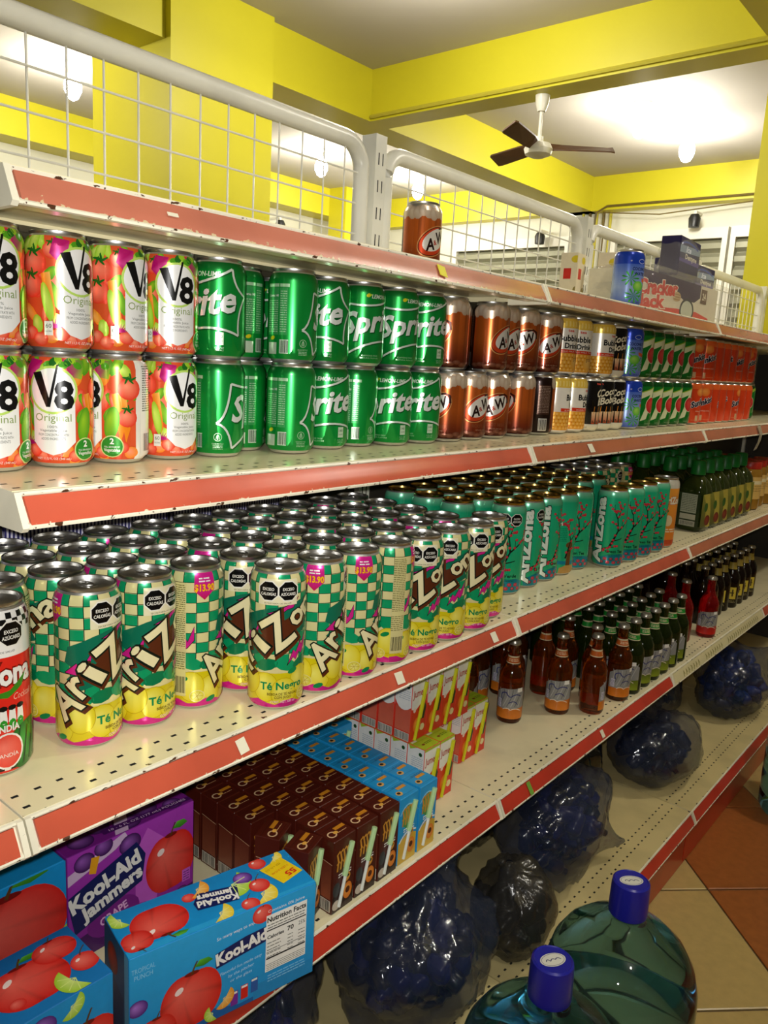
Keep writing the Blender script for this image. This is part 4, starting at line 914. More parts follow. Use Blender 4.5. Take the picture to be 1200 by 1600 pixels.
def choc(base, dark, isblue):
    B = H(base); D = H(dark); f = Art(); t = Art(); l = Art(); W, Dp, Hh = 47.5, 39.2, 120
    GOL = H('#C98A2C'); 
    f.rect(0, W, 0, Hh, B); f.up()
    if isblue:
        f.poly([(0, 0), (W, 0), (W, 44), (26, 52), (0, 40)], H('#D9B03A')); f.up(); f.ell(24, 82, 17, 21, H('#2E8A4A'), n=16, hi=H('#9AA04A')); f.stroke(bez((3, 40), (20, 62), (46, 50)), 3, W_); f.stroke(bez((2, 90), (20, 120), (45, 88)), 2.5, H('#8FD0F0'))
    else:
        f.poly([(0, 0), (W, 0), (W, 30), (20, 40), (0, 26)], H('#2A0E08')); f.ell(10, 12, 9, 8, H('#CFC2B0'), n=12); f.up(); f.ell(9, 38, 8, 12, H('#3A3A3A'), n=12)
    f.up(); r = random.Random(4)
    for k in range(5):
        x = 9 + k * 7; f.stroke([(x, 68 + k), (x + 2, 84 + k), (x - 1, 96 + k), (x + 5, 100 + k)], 3.4, GOL); f.stroke([(x - 2, 80), (x + 5, 83)], 2.2, GOL)
    f.lines(12, 40, 62, 2, 4, 2, W_, 2)
    f.ell(34, 26, 10, 14, H('#E07A22'), n=14, hi=H('#F0A84A')); f.ell(31, 50, 8, 8, H('#D8922E'), n=12, hi=H('#F0C060')); f.up(); f.ell(34, 27, 5, 5.5, H('#5A2410'), n=12); f.ell(33, 51, 3.6, 2.4, K_, n=10)
    t.rect(0, W, 0, Dp, B); t.up(); t.rect(0, W, 30, 30.8, D); t.rect(0, W, 6, 6.6, D)
    if isblue: t.ell(13, 14, 6.6, 6, H('#E0AE60'), n=14); t.up(); t.ell(12.5, 14.8, 3.8, 3.2, H('#2A1A14'), n=10); t.rect(20, 41, 22, 29, H('#D8922E')); t.lines(14, 42, 34, 2, 2.6, 1.2, H('#155A8A'), 2)
    else: t.ring(12, 16, 8.2, 7.4, 2.3, H('#D8B48C'), n=16); t.ell(20, 16.5, 4.6, 3.4, H('#E0A848'), n=10); t.rect(24, 45, 20, 27, H('#C4801E')); t.lines(22, 42, 14, 1, 2, 1.2, H('#D8A878'), 2)
    l.rect(0, Dp, 0, Hh, B); l.up(); l.rect(4, Dp - 3, 24, 84, H('#8A4A32' if not isblue else '#4FB4E2'), H('#6A2E1E' if not isblue else '#3AA0D8')); barcode(l, 4, Dp - 3, 3, 22, K_, H('#DCD2BE'), 3); l.stroke([(3, 86), (Dp - 2, 82)], 1, H('#C9A07A'))
    nm = 'drink_carton'
    x0, x1 = (-.006, .012)
    return (nm, 'carton', [('carton_body', cbody('carton_body', CW, CD, CH, B), []), ('printed_faces', faces('printed_faces', CW, CD, CH, f, t, l), []),
            ('straw', straw((-.011, -CD / 2 - .0032, .010), (.013, -CD / 2 - .0032, .104), .0026, STRAWW), [('straw_wrapper', straw((-.001, -CD / 2 - .0036, .058), (.0128, -CD / 2 - .0036, .107), .0044, STRAWG))])])
CHO = choc('#4E180D', '#2A0C06', False); CBL = choc('#1F97D4', '#0F5F98', True)
GC, GBL, GJ = 'brown chocolate drink cartons', 'blue drink cartons', 'red juice cartons'
cx0 = .4800
for c in range(-1, 3):
    for r in range(7):
        if c == -1 and r < 3: continue
        x = cx0 + .0530 * c + rng.uniform(-.0008, .0008); y = .0255 + .0405 * r + rng.uniform(-.0004, .0004)
        spawn(CHO, 'brown chocolate drink carton, %s row from front, %s brown column from left' % (ORD[r], ORD[c + 1]), (x, y, Z4), rng.uniform(-.015, .015), GC)
spawn(CHO, 'brown chocolate carton turned askew at the left corner of the block, nearer one', (.428, .040, Z4), .32, GC)
spawn(CHO, 'brown chocolate carton turned askew at the left corner of the block, farther one', (.418, .094, Z4), .42, GC)
for c in range(2):
    for r in range(7):
        x = cx0 + .0530 * (3 + c); y = .0275 + .0405 * r
        spawn(CBL, 'blue drink carton, %s row from the front of the %s blue column' % (ORD[r], ('left', 'right')[c]), (x, y, Z4), rng.uniform(-.012, .012), GBL)
spawn(CBL, 'blue drink carton alone in a third column at the back', (.742, .2705, Z4), 0, GBL)
def juice():
    R_ = H('#D8341E'); f = Art(); t = Art(); l = Art(); W, Dp, Hh = 47.5, 39.2, 120; LG = H('#A8C02A')
    for a, w_ in ((f, W), (l, Dp)):
        a.rect(0, w_, 0, Hh, R_); a.up()
    f.poly([(0, 66), (14, 62), (30, 72), (W, 86), (W, 120), (0, 120)], H('#EDEBE0')); f.up(); f.rect(0, W, 115, 120, LG); f.text('Jumex', 22, 92, 20, H('#B4281A'), width=36, bold=.02)
    f.ell(36, 22, 7, 7, H('#EBDCA0'), n=14); f.ell(20, 30, 12, 16, H('#E86A22'), n=14, hi=H('#F0A040')); f.poly([(26, 40), (40, 38), (46, 60), (38, 76), (32, 58), (22, 62)], H('#1E3A16')); f.ell(10, 62, 4, 5, H('#F2D8C8'), n=10)
    l.rect(3, Dp, 20, 66, H('#D86A4E'), H('#C8563E')); l.poly([(0, 80)] + bez((0, 80), (14, 48), (Dp, 70), 6)[1:] + [(Dp, 120), (0, 120)], H('#E9E8E2')); l.up(); l.lines(10, 36, 100, 5, 4, 1.3, H('#A8B2C0'), 3); l.poly([(6, 112), (24, 120), (2, 120)], LG); l.ell(30, 108, 4, 4, H('#1E4A1E'), n=10); barcode(l, 3, Dp - 2, 2, 18, K_, H('#E2DACA'), 5)
    t.rect(0, W, 0, Dp, LG); t.up(); t.rect(0, W, 29, 29.8, H('#7A901E')); t.ell(16, 16, 4, 3, H('#7A3A1E'), n=10); t.lines(22, 42, 20, 2, 4, 1.6, H('#4A6A1E'), 5); t.rect(4, 18, 32, 37, H('#E2E8C8'))
    return ('juice_carton', 'carton', [('carton_body', cbody('carton_body', CW, CD, CH, R_), []), ('printed_faces', faces('printed_faces', CW, CD, CH, f, t, l), []),
            ('straw', straw((-.013, -CD / 2 - .0034, .004), (.014, -CD / 2 - .0034, .108), .0032, STRAWY), [('straw_wrapper', straw((-.001, -CD / 2 - .004, .046), (.0145, -CD / 2 - .004, .112), .0038, STRAWY))])])
JUM = juice()
for c, (x, ys) in enumerate([(.800, [.100 + .0405 * r for r in range(6)]), (.8485, [.100 + .0405 * r for r in range(6)]), (.897, [.172 + .0405 * r for r in range(4)]), (.9455, [.172 + .0405 * r for r in range(4)]), (.994, [.149 + .0405 * r for r in range(4)]), (1.0425, [.149 + .0405 * r for r in range(4)])]):
    for r, y in enumerate(ys): spawn(JUM, 'lower layer red juice carton, %s from front, %s column from left' % (ORD[r], ORD[c]), (x, y, Z4), rng.uniform(-.012, .012), GJ)
for c in range(4):
    for r in range(4): spawn(JUM, 'upper layer red juice carton, %s from front, %s column from left' % (ORD[r], ORD[c]), (.800 + .0485 * c, .137 + .0405 * r, Z4 + CH + .0006), rng.uniform(-.012, .012), GJ)
# ---- large juice pouch boxes (fruit artwork, no figures)
NV = H('#161F5A'); BLU = H('#1793D6'); RD = H('#D8231C'); RDH = H('#F4786A'); PUR = H('#4A1A7A'); PURH = H('#B07AD8'); YLW = H('#F0CE1A'); LIMEC = H('#A4D02A'); ORG = H('#F09A1E')
def fruit(a, x, y, r, kind):
    a.up()
    if kind == 'cherry': a.ell(x, y, r, r * .92, RD, n=20, hi=RDH); a.up(); a.ell(x - r * .35, y + r * .38, r * .2, r * .12, H('#FBE6E0'), rot=.5, n=10); a.stroke(bez((x, y + r * .7), (x + r * .2, y + r * 1.2), (x + r * .7, y + r * 1.5), 4), r * .08, H('#5A3A16')); a.L -= 1
    elif kind == 'grape': a.ell(x, y, r, r * .9, PUR, n=18, hi=PURH)
    elif kind == 'dark': a.ell(x, y, r, r * .9, H('#3A1050'), n=18, hi=H('#9A5AB8'))
    elif kind in ('lemon', 'lime', 'orange'):
        c, h = {'lemon': (YLW, H('#F8EC8A')), 'lime': (LIMEC, H('#DDF08A')), 'orange': (ORG, H('#F8CE7A'))}[kind]; ro = (x * 7 + y * 3) % 6
        a.ell(x, y, r, r * .98, c, rot=ro, n=14, a0=0, a1=pi, hi=h, hx=0, hy=.2); a.up()
        for k in range(1, 5): a.stroke([(x, y), (x + r * .85 * cos(ro + k * pi / 5), y + r * .85 * sin(ro + k * pi / 5))], r * .05, h)
        a.L -= 1
    a.L -= 1
def apple(a, x, y, rx, ry, leaf=True, flip=1):
    a.up(); P = []
    for k in range(36):
        t = 2 * pi * k / 36; d = 1 - .16 * max(0, sin(t)) ** 9 - .10 * max(0, -sin(t)) ** 9 + .04 * abs(cos(t)); P.append((x + rx * d * cos(t), y + flip * ry * d * sin(t)))
    n = len(P); P.append((x - rx * .34, y + flip * ry * .30)); m = [RD if k % 9 else H('#B4160F') for k in range(n)]
    a.tris(P, [(k, (k + 1) % n, n) for k in range(n)], m + [H('#F0685A')]); a.up()
    a.ell(x - rx * .42, y + flip * ry * .42, rx * .16, ry * .10, H('#FBE6E0'), rot=.6, n=12)
    a.ell(x, y + flip * ry * .84, rx * .26, ry * .07, H('#7A120C'), n=14); a.up()
    a.stroke(bez((x, y + flip * ry * .82), (x + rx * .06, y + flip * ry * 1.0), (x + rx * .18, y + flip * ry * 1.18), 5), rx * .07, H('#5A3A16'), rx * .05)
    if leaf: a.poly([(x + rx * .08, y + flip * ry * 1.0), (x + rx * .26, y + flip * ry * 1.18), (x + rx * .56, y + flip * ry * 1.16), (x + rx * .72, y + flip * ry * 1.02), (x + rx * .4, y + flip * ry * .94)], [H('#3C8A22'), H('#6CBF3A'), H('#4FA82E'), H('#3C8A22'), H('#2E7A1C')])
    a.L -= 3
def logo(a, cx, cy, w_, rot, two=True, flip=False):
    ro = rot + (pi if flip else 0); c, s = cos(ro), sin(ro); f = lambda x, y: (cx + x * c - y * s, cy + x * s + y * c)
    a.up(); h = w_ * .27
    if two:
        a.poly([f(-w_ * .56, -h * 1.05), f(w_ * .42, -h * 1.05), f(w_ * .58, h * .2), f(w_ * .52, h * 1.15), f(-w_ * .5, h * .95)], NV); a.up()
        a.text('Kool-Aid', *f(0, h * .42), w_ * .30, W_, width=w_ * .98, rot=ro, bold=.045); a.text('Jammers', *f(w_ * .02, -h * .52), w_ * .26, W_, width=w_ * .86, rot=ro, bold=.045)
    else:
        a.poly([f(-w_ * .52, -h * .62), f(w_ * .5, -h * .62), f(w_ * .58, h * .5), f(w_ * .1, h * .62), f(-w_ * .5, h * .5)], NV); a.up()
        a.text('Kool-Aid', *f(0, 0), w_ * .32, W_, width=w_ * .98, rot=ro, bold=.045)
    a.L -= 2
def pouch_box(label, loc, rotz, wd, dp, ht, front, top, left, col, tabs=True):
    t = thing('drink_box', label, 'box', loc, rotz, 'boxes of juice pouches')
    link('box_body', cbody('box_body', wd, dp, ht, col, .002), t)
    link('printed_faces', faces('printed_faces', wd, dp, ht, front, top, left), t)
    return t
# tropical blue box, in front
f = Art(); W, Hh, Dp = 250, 135, 84
f.rect(0, W, 0, Hh, BLU, H('#2AA4E0')); f.up(); f.poly([(0, 0), (60, 0), (90, 22), (140, 6), (W, 10), (W, 0), (W, 0)], H('#1560A8')); f.rect(160, W, 0, 22, H('#1F8CCB'))
f.up(); f.text('TROPICAL', 17, 116, 9, H('#8FD0F0'), width=28).text('PUNCH', 17, 107, 9, H('#8FD0F0'), width=22)
apple(f, 76, 46, 38, 42); f.up(); f.up(); f.up(); apple(f, 32, 20, 24, 26, False)
fruit(f, 118, 26, 15, 'orange'); fruit(f, 10, 66, 12, 'grape'); fruit(f, 104, 12, 12, 'lime'); fruit(f, 170, 122, 14, 'cherry')
f.text('So many ways to enjoy', 136, 113, 6.5, W_, width=56, rot=.04); logo(f, 142, 88, 70, .12, False)
for i, (tx, ww) in enumerate((('Flavorful fun made easy', 58), ('by the pitcher', 36), ('or the glass', 30))): f.text(tx, 142, 62 - i * 8, 6, H('#BFE4F6'), width=ww, rot=.05, shear=.2)
for k in range(3): f.rect(128 + k * 14, 138 + k * 14, 8 + k * 3, 28 + k * 3, (H('#7A2A9A'), RD, H('#2A5AA8'))[k]); f.rect(129 + k * 14, 137 + k * 14, 24 + k * 3, 27 + k * 3, W_)
f.up(); f.rect(176, 236, 34, 116, H('#F4F2EA')); f.up(); f.text('Nutrition Facts', 206, 109, 10, K_, width=57, bold=.03); f.text('Contains 0% Juice', 205, 121, 6, W_, width=54)
f.lines(178, 234, 102, 2, 4, 1.3, H('#5A5A52'), 3)
for y, h in ((93, 1.6), (62, .7), (52, 2.2), (44, .6)): f.rect(177, 235, y, y + h, K_)
f.text('Calories', 190, 84, 7, K_, width=24, bold=.03); f.text('70', 212, 85, 9, K_, width=9, bold=.03); f.text('25%', 229, 86, 8, K_, width=10)
for k in range(5): f.lines(178, 198, 76 - k * 5, 1, 4, 1.2, H('#6A6A60'), k); f.lines(208, 216, 76 - k * 5, 1, 4, 1.2, H('#6A6A60'), k + 9); f.lines(224, 234, 76 - k * 5, 1, 4, 1.2, H('#6A6A60'), k + 20)
f.lines(178, 234, 42, 3, 2.6, .9, H('#7A7A70'), 33); f.lines(180, 236, 28, 3, 4, 1.4, H('#8FD0F0'), 34)
t = Art(); t.rect(0, W, 0, Dp, BLU, H('#1C86C8')); t.up(); t.poly([(0, 0), (W, 0), (W, 5), (0, 12)], H('#2AA4E0'))
apple(t, 52, 40, 34, 30, True, -1); t.up(); t.up(); t.up(); apple(t, 18, 22, 18, 18, False, -1); t.ell(98, 60, 9, 8, RD, n=14, hi=RDH)
for x, y, r, k in ((118, 14, 18, 'lemon'), (112, 70, 17, 'orange'), (154, 54, 26, 'lime'), (178, 18, 22, 'lemon'), (14, 68, 16, 'lime'), (158, 8, 12, 'cherry'), (226, 76, 14, 'lemon'), (202, 74, 12, 'cherry')): fruit(t, x, y, r, k)
fruit(t, 172, 58, 13, 'grape'); fruit(t, 184, 34, 14, 'cherry')
logo(t, 128, 42, 52, -.22, True, True)
t.up(); t.poly([(198, 60), (236, 70), (247, 30), (212, 20)], YLW); t.up(); t.text('55', 232, 36, 13, H('#D8321A'), width=15, rot=pi + .25, bold=.04); t.text('% LESS SUGAR', 222, 47, 5, H('#D8321A'), width=30, rot=pi + .25); t.text('PER 6 FL OZ', 216, 56, 5, H('#B4861A'), width=26, rot=pi + .25)
l = Art(); l.rect(0, Dp, 0, Hh, H('#15507E')); l.up(); l.poly([(8, 0), (60, 0), (66, 70), (20, 80)], H('#0E3A66')); l.ell(30, 100, 18, 20, H('#7A1A2A'), n=16, hi=RD); l.rect(70, 84, 0, Hh, H('#5FB4DC'))
pouch_box('blue tropical punch box lying forward over the rail in front of the brown cartons', (.2405 + .0074, .004 + .0135 - .0006, Z4 + .0006), -.225, .250, .084, .135, f, t, l, BLU)
# grape box, standing behind
f = Art(); W, Hh, Dp = 198, 160, 120; MAG = H('#9A2AA8')
f.rect(0, W, 0, Hh, H('#8A1F96'), H('#A83AB4')); f.up()
f.poly([(0, 0), (W, 0), (W, 26), (120, 14), (60, 40), (0, 30)], H('#4A1460')); f.poly([(100, 40), (134, 30), (150, 120), (120, 150), (100, 120)], H('#C45AC8'))
f.poly([(0, 116), (70, 140), (88, 152), (84, 160), (0, 132)], H('#D8B8DC')); f.up(); apple(f, 158, 80, 40, 50);
for k in range(6): fruit(f, 92 + k * 17, 10 + (k % 2) * 8, 12, 'dark')
fruit(f, 92, 138, 17, 'dark'); fruit(f, 24, 142, 15, 'dark'); fruit(f, 52, 152, 14, 'dark'); f.ell(66, 40, 40, 26, H('#7A1A86'), n=20)
f.up(); f.poly([(30, 122), (40, 118), (46, 142), (34, 144)], H('#F0A81E')); logo(f, 58, 88, 108, .30); f.text('GRAPE', 66, 44, 17, H('#F0B8E8'), width=42, rot=.26, bold=.03)
f.rect(178, 192, 34, 54, H('#C45AC8')); f.up(); f.lines(180, 190, 50, 4, 4, 1.4, H('#4A1460'), 3)
t = Art(); t.rect(0, W, 0, Dp, H('#7A1F88')); 
for x, y, r in ((30, 20, 18), (62, 34, 17), (98, 18, 20), (134, 30, 18), (170, 14, 15), (60, 80, 20), (120, 80, 22), (20, 70, 20), (180, 60, 18)): fruit(t, x, y, r, 'dark')
t.up(); t.up(); t.poly([(70, 0), (100, 60), (120, 60), (90, 0)], H('#D8B8DC')); t.poly([(60, 12), (W, 4), (W, 14), (60, 24)], H('#4A1460')); t.up(); t.text('10 - 6 FL OZ (177 mL) POUCHES', 130, 13, 7, H('#E8C8EC'), width=120, rot=-.05)
pouch_box('purple grape box standing behind the blue tropical box', (.244, .188 + .060, Z4), -.012, .198, .120, .160, f, t, None, H('#7A1F88'))
# mixed fruit box at the left edge, standing
f = Art(); f.rect(0, W, 0, Hh, BLU); f.up(); apple(f, 120, 88, 76, 66); f.poly([(70, 0), (W, 66), (W, 0)], LIMEC); f.poly([(60, 0), (130, 0), (150, 40), (90, 30)], ORG); f.up(); f.rect(176, 190, 44, 62, H('#2A6AA8')); f.up(); f.lines(178, 188, 58, 4, 4, 1.4, H('#BFE0F0'), 3)
fruit(f, 150, 26, 22, 'grape'); fruit(f, 96, 14, 22, 'lemon'); f.text('10 - 6 FL OZ (177 mL) POUCHES', 150, 12, 5, H('#1A2A1A'), width=80, rot=.28); f.L += 1
pouch_box('red fruit box standing at the left edge beside the grape box', (.1435 - .099, .190 + .060, Z4), 0, .198, .120, .158, f, None, None, BLU)
# second blue box, low at the left edge
f = Art(); W, Hh, Dp = 240, 124, 104
f.rect(0, W, 0, Hh, BLU); f.up(); f.poly([(0, 0), (W, 0), (W, 30), (0, 50)], H('#2AB0E4')); apple(f, 206, 36, 42, 50, False); f.up(); logo(f, 70, 70, 110, .25); fruit(f, 158, 104, 16, 'grape'); fruit(f, 190, 112, 16, 'lime'); f.stroke(bez((130, 20), (150, 60), (168, 70)), 4, W_)
t = Art(); t.rect(0, W, 0, Dp, H('#1C7AC0'), H('#1668AC')); t.up(); apple(t, 168, 48, 42, 36); t.up(); t.up(); t.up(); apple(t, 210, 76, 24, 20, False); t.up(); logo(t, 88, 40, 74, .2)
for x, y, r, k in ((116, 70, 15, 'lemon'), (226, 36, 16, 'cherry'), (206, 20, 22, 'lime'), (100, 92, 14, 'lime')): fruit(t, x, y, r, k)
t.ell(146, 28, 9, 8, RD, n=12, hi=RDH)
pouch_box('blue fruit box low at the left edge in front of the red fruit box', (-.016, .068, Z4), -.02, .240, .104, .124, f, t, None, H('#1C7AC0'))

# ---- glass bottles on the fourth shelf
def glass(name, col, tr=.8, rough=.06): return mat(name, col, rough, trans=tr, ior=1.42)
AMB = glass('amber_glass', H('#B85A0C'), .94); DKB = glass('brown_glass', H('#1C0C05'), .5); LIMEG = glass('lime_drink_glass', H('#34480F'), .8); REDG = glass('red_drink_glass', H('#B40E14'), .75)
CAPM = mat('crown_cap', H('#B9B6A8'), .3, .8); GRC = mat('green_cap_plastic', H('#0C6A22'), .4); FOIL = mat('gold_foil', H('#B99A4A'), .4, .6)
BP = [(.020, .002), (.0270, .0), (.0300, .006), (.0300, .106), (.0285, .117), (.0220, .131), (.0155, .143), (.0128, .155), (.0122, .184), (.0136, .186), (.0136, .190), (.0122, .194)]
CROWN = MB().lathe([(.0150, .1870), (.0155, .1885), (.0140, .1935), (.0125, .1965), (.004, .1975)], 14).me('crown_cap', CAPM, True)
def bottle(name, g, art, neck_art, cap=CROWN):
    body = MB().lathe(BP, 20).me('glass_body', g, True)
    parts = [('glass_body', body, [])]
    if art: parts.append(('front_label', art.wrap('front_label', PAPER, .030, [(.0300, .010), (.0300, .098)], n=20, base=.0004), []))
    if neck_art: parts.append(('neck_label', neck_art.wrap('neck_label', PAPER, .0138, [(.0160, .1415), (.0130, .155), (.0124, .168)], n=20, base=.0004), []))
    parts.append(('crown_cap', cap, [])); return (name, 'bottle', parts)
def drink_label(base, hi, txt):
    a = Art(); G_ = H('#8C8C88'); a.poly([(-40, 12), (40, 12), (40, 40), (-40, 34)], [H(base), H(base), H(hi), H(hi)]); a.poly([(-40, 34), (40, 40), (40, 74), (20, 88), (-22, 84), (-40, 72)], G_); a.up()
    for k in range(7): a.stroke(bez((-36 + k * 9, 42), (-20 + k * 8, 70), (-30 + k * 11, 84), 5), 1.6, H('#5A5A58') if k % 2 else H('#B4B2AC'))
    a.up(); a.text('Sky', -8, 66, 24, H('#1E2A6A'), width=26, shear=.35, bold=.01, rot=.2) if False else a.stroke(bez((-22, 58), (-30, 76), (-12, 76), 5) + bez((-12, 76), (-4, 60), (4, 70), 4) + bez((4, 70), (12, 76), (24, 68), 4), 2.4, H('#20286A'))
    a.stroke(bez((-6, 50), (8, 62), (16, 48), 6), 2, H('#20286A')); a.stroke(bez((-18, 34), (-8, 42), (0, 34), 4) + bez((0, 34), (10, 42), (26, 32), 5), 1.6, H('#EADCC4'))
    a.rect(-34, -24, 38, 58, H('#D8D4E0')); a.up(); a.lines(-33, -25, 56, 8, 2.2, 1, H('#3A3A6A'), 3); a.rect(14, 28, 78, 88, H('#E9E6DC')); return a
def neck(c):
    a = Art(); a.rect(-43, 43, 142, 160, H(c)); a.up(); a.rect(-43, 43, 142, 144, H('#D8C8A0')); a.rect(-43, 43, 156, 160, H('#CDBf98')); a.lines(-12, 12, 153, 2, 3.5, 1.6, H('#E8CFA8'), 4); return a
AMBB = bottle('glass_bottle', AMB, drink_label('#D87A1E', '#C46A1A', ''), neck('#B85A1E')); LIMB = bottle('glass_bottle', LIMEG, drink_label('#8A9A22', '#5A6A1E', ''), neck('#1E8A2E')); REDB = bottle('glass_bottle', REDG, drink_label('#C41A16', '#A81812', ''), None)
def beer_label():
    a = Art(); a.rect(-20, 20, 34, 78, H('#C9B23A')); a.up(); a.rect(-9, -4, 44, 70, H('#3A2A12')); a.rect(4, 9, 44, 70, H('#3A2A12')); a.rect(-12, 12, 55, 59, H('#3A2A12')); a.lines(-20, 20, 28, 2, 5, 2.4, H('#8A7A4A'), 2); return a
def beer_neck():
    a = Art(); a.rect(-43, 43, 142, 167, H('#A8923A')); return a
BEER = bottle('beer_bottle', DKB, beer_label(), beer_neck()); DARKB = bottle('beer_bottle', DKB, None, None)
GA_, GL_, GR_, GB_ = 'amber drink bottles', 'lime green drink bottles', 'red drink bottles', 'dark beer bottles'
for k, (x, y, ph) in enumerate([(1.236, .170, 5), (1.300, .206, 30), (1.364, .112, 0), (1.428, .052, 110), (1.492, .084, 60), (1.552, .040, 30), (1.182, .262, 120), (1.360, .268, 20), (1.440, .196, 170), (1.505, .166, 80), (1.430, .272, 0), (1.275, .290, 60)]):
    lab = ('nearest amber bottle, beside the juice cartons', 'amber bottle just behind the nearest one', 'amber bottle in the middle with a white sticker over its label', 'amber bottle turned to its clear back, at the front', 'amber bottle right of the one turned backward', 'last amber bottle in front before the lime green ones', 'amber bottle half hidden by the juice cartons', 'amber bottle in the back row behind the middle one', 'amber bottle behind the one turned backward', 'amber bottle in the second row before the lime green ones', 'amber bottle deepest in the back row', 'amber bottle in the back row left')[k]
    spawn(AMBB, lab, (x, y, Z4), face_cam(x, y, ph), GA_)
for c in range(6):
    for r in range(5):
        x, y = 1.618 + .0665 * c + .002 * r, .036 + .0665 * r; ph = rng.uniform(-30, 50) if r == 0 else rng.uniform(-180, 180)
        spawn(LIMB, 'lime green bottle with green neck label, %s row from front, %s column from left' % (ORD[r], ORD[c]), (x, y, Z4), face_cam(x, y, ph), GL_)
for k, (x, y) in enumerate([(2.245, .042), (2.135, .085), (2.19, .15)]): spawn(REDB, ('red bottle standing alone at the front past the lime green ones', 'red bottle beside the last lime green bottles', 'red bottle behind the other two red ones')[k], (x, y, Z4), face_cam(x, y, 10 - 50 * k), GR_)
for c in range(8):
    for r in range(4):
        x, y = 2.37 + .072 * c + .012 * r, .105 + .068 * r + (-.01 * (c > 3))
        spawn(BEER if c > 1 else DARKB, 'dark beer bottle%s, %s row from front, %s column from left' % (' with a yellow label' if c > 1 else '', ORD[r], ORD[c]), (x, y, Z4), face_cam(x, y, rng.uniform(-20, 20) if r == 0 else rng.uniform(-180, 180)), GB_)
# ---- green capped juice bottles on the third shelf
def square_lathe(prof, n=28, p=5.0):
    b = MB(); b.lathe(prof, n)
    for i, (x, y, z) in enumerate(b.V):
        r = sqrt(x * x + y * y)
        if r > .018:
            a = atan2(y, x); k = (abs(cos(a)) ** p + abs(sin(a)) ** p) ** (-1 / p); k = 1 + (k - 1) * min(1, (r - .018) / .012); b.V[i] = (x * k, y * k, z)
    return b
JG = glass('green_brown_juice', H('#2E3A12'), .35); CLEAR = glass('clear_plastic', H('#A8B09A'), .8)
jb = square_lathe([(.030, 0), (.037, .004), (.040, .012), (.040, .118), (.038, .130), (.030, .148), (.022, .160), (.017, .166), (.017, .175)]).me('bottle_body', JG, True)
jc = MB().lathe([(.0210, .168), (.0215, .172), (.0205, .206), (.017, .210), (.005, .211)], 20).me('screw_cap', GRC, True)
f = Art(); f.rect(0, 72, 0, 100, H('#4A4A1A'), H('#7A7A2A')); f.up(); f.poly([(6, 100), (30, 60), (26, 20), (40, 0), (66, 0), (60, 50), (44, 100)], H('#A89A3A')); f.ell(44, 20, 18, 16, H('#5A1410'), n=14, hi=H('#8A2A1A')); f.ell(28, 60, 12, 14, H('#2E5A1E'), n=12)
l = Art(); l.rect(0, 72, 0, 100, H('#1E2E14')); l.up(); l.rect(14, 62, 42, 98, H('#9AA08A')); l.rect(14, 62, 22, 38, H('#A8A690')); l.rect(14, 62, 2, 18, H('#9A9884')); l.up(); l.lines(16, 60, 94, 10, 5, 1.6, H('#4A503E'), 4); barcode(l, 18, 58, 4, 16, K_, H('#B4B29E'), 6)
JB = ('juice_bottle', 'bottle', [('bottle_body', jb, []), ('printed_label', join('printed_label', [f.flat((0, 72, 0, 100), (-.036, -.0404, .014), (1, 0, 0), (0, 0, 1)), l.flat((0, 72, 0, 100), (-.0404, .036, .014), (0, -1, 0), (0, 0, 1))], PAPER), []), ('screw_cap', jc, [])])
for c in range(6):
    for r in range(4):
        spawn(JB, 'green capped juice bottle, %s row from front, %s column from left' % (ORD[r], ORD[c]), (2.075 + .084 * c, .075 + .084 * r, Z3), -.12 + rng.uniform(-.03, .03), 'green capped juice bottles')
HON = glass('amber_syrup', H('#B9862E'), .45); RLID = mat('red_lid', H('#A8281A'), .35)
hb = MB().lathe([(.034, 0), (.041, .004), (.043, .012), (.043, .125), (.040, .140), (.034, .148)], 22).me('jar_body', HON, True)
hl = MB().lathe([(.0375, .145), (.0385, .149), (.0385, .166), (.036, .170), (.01, .171)], 22).me('jar_lid', RLID, True)
a = Art(); a.rect(-136, 136, 40, 118, H('#C9A45A')); a.up(); a.rect(-136, 136, 92, 104, H('#D8CBA0')); a.lines(-60, 60, 86, 3, 8, 2.4, H('#8A6A2A'), 7)
hlab = a.wrap('jar_label', PAPER, .0432, [(.0432, .040), (.0432, .118)], n=22, base=.0004)
for k, (x, y) in enumerate([(2.66, .085), (2.76, .095), (2.86, .09), (2.72, .19), (2.82, .20)]):
    spawn(('syrup_jar', 'jar', [('jar_body', hb, []), ('jar_label', hlab, []), ('jar_lid', hl, [])]), ('first', 'second', 'third', 'fourth', 'fifth')[k] + ' golden jar with red lid past the juice bottles, front row counted first', (x, y, Z3), face_cam(x, y, 20), 'golden jars')
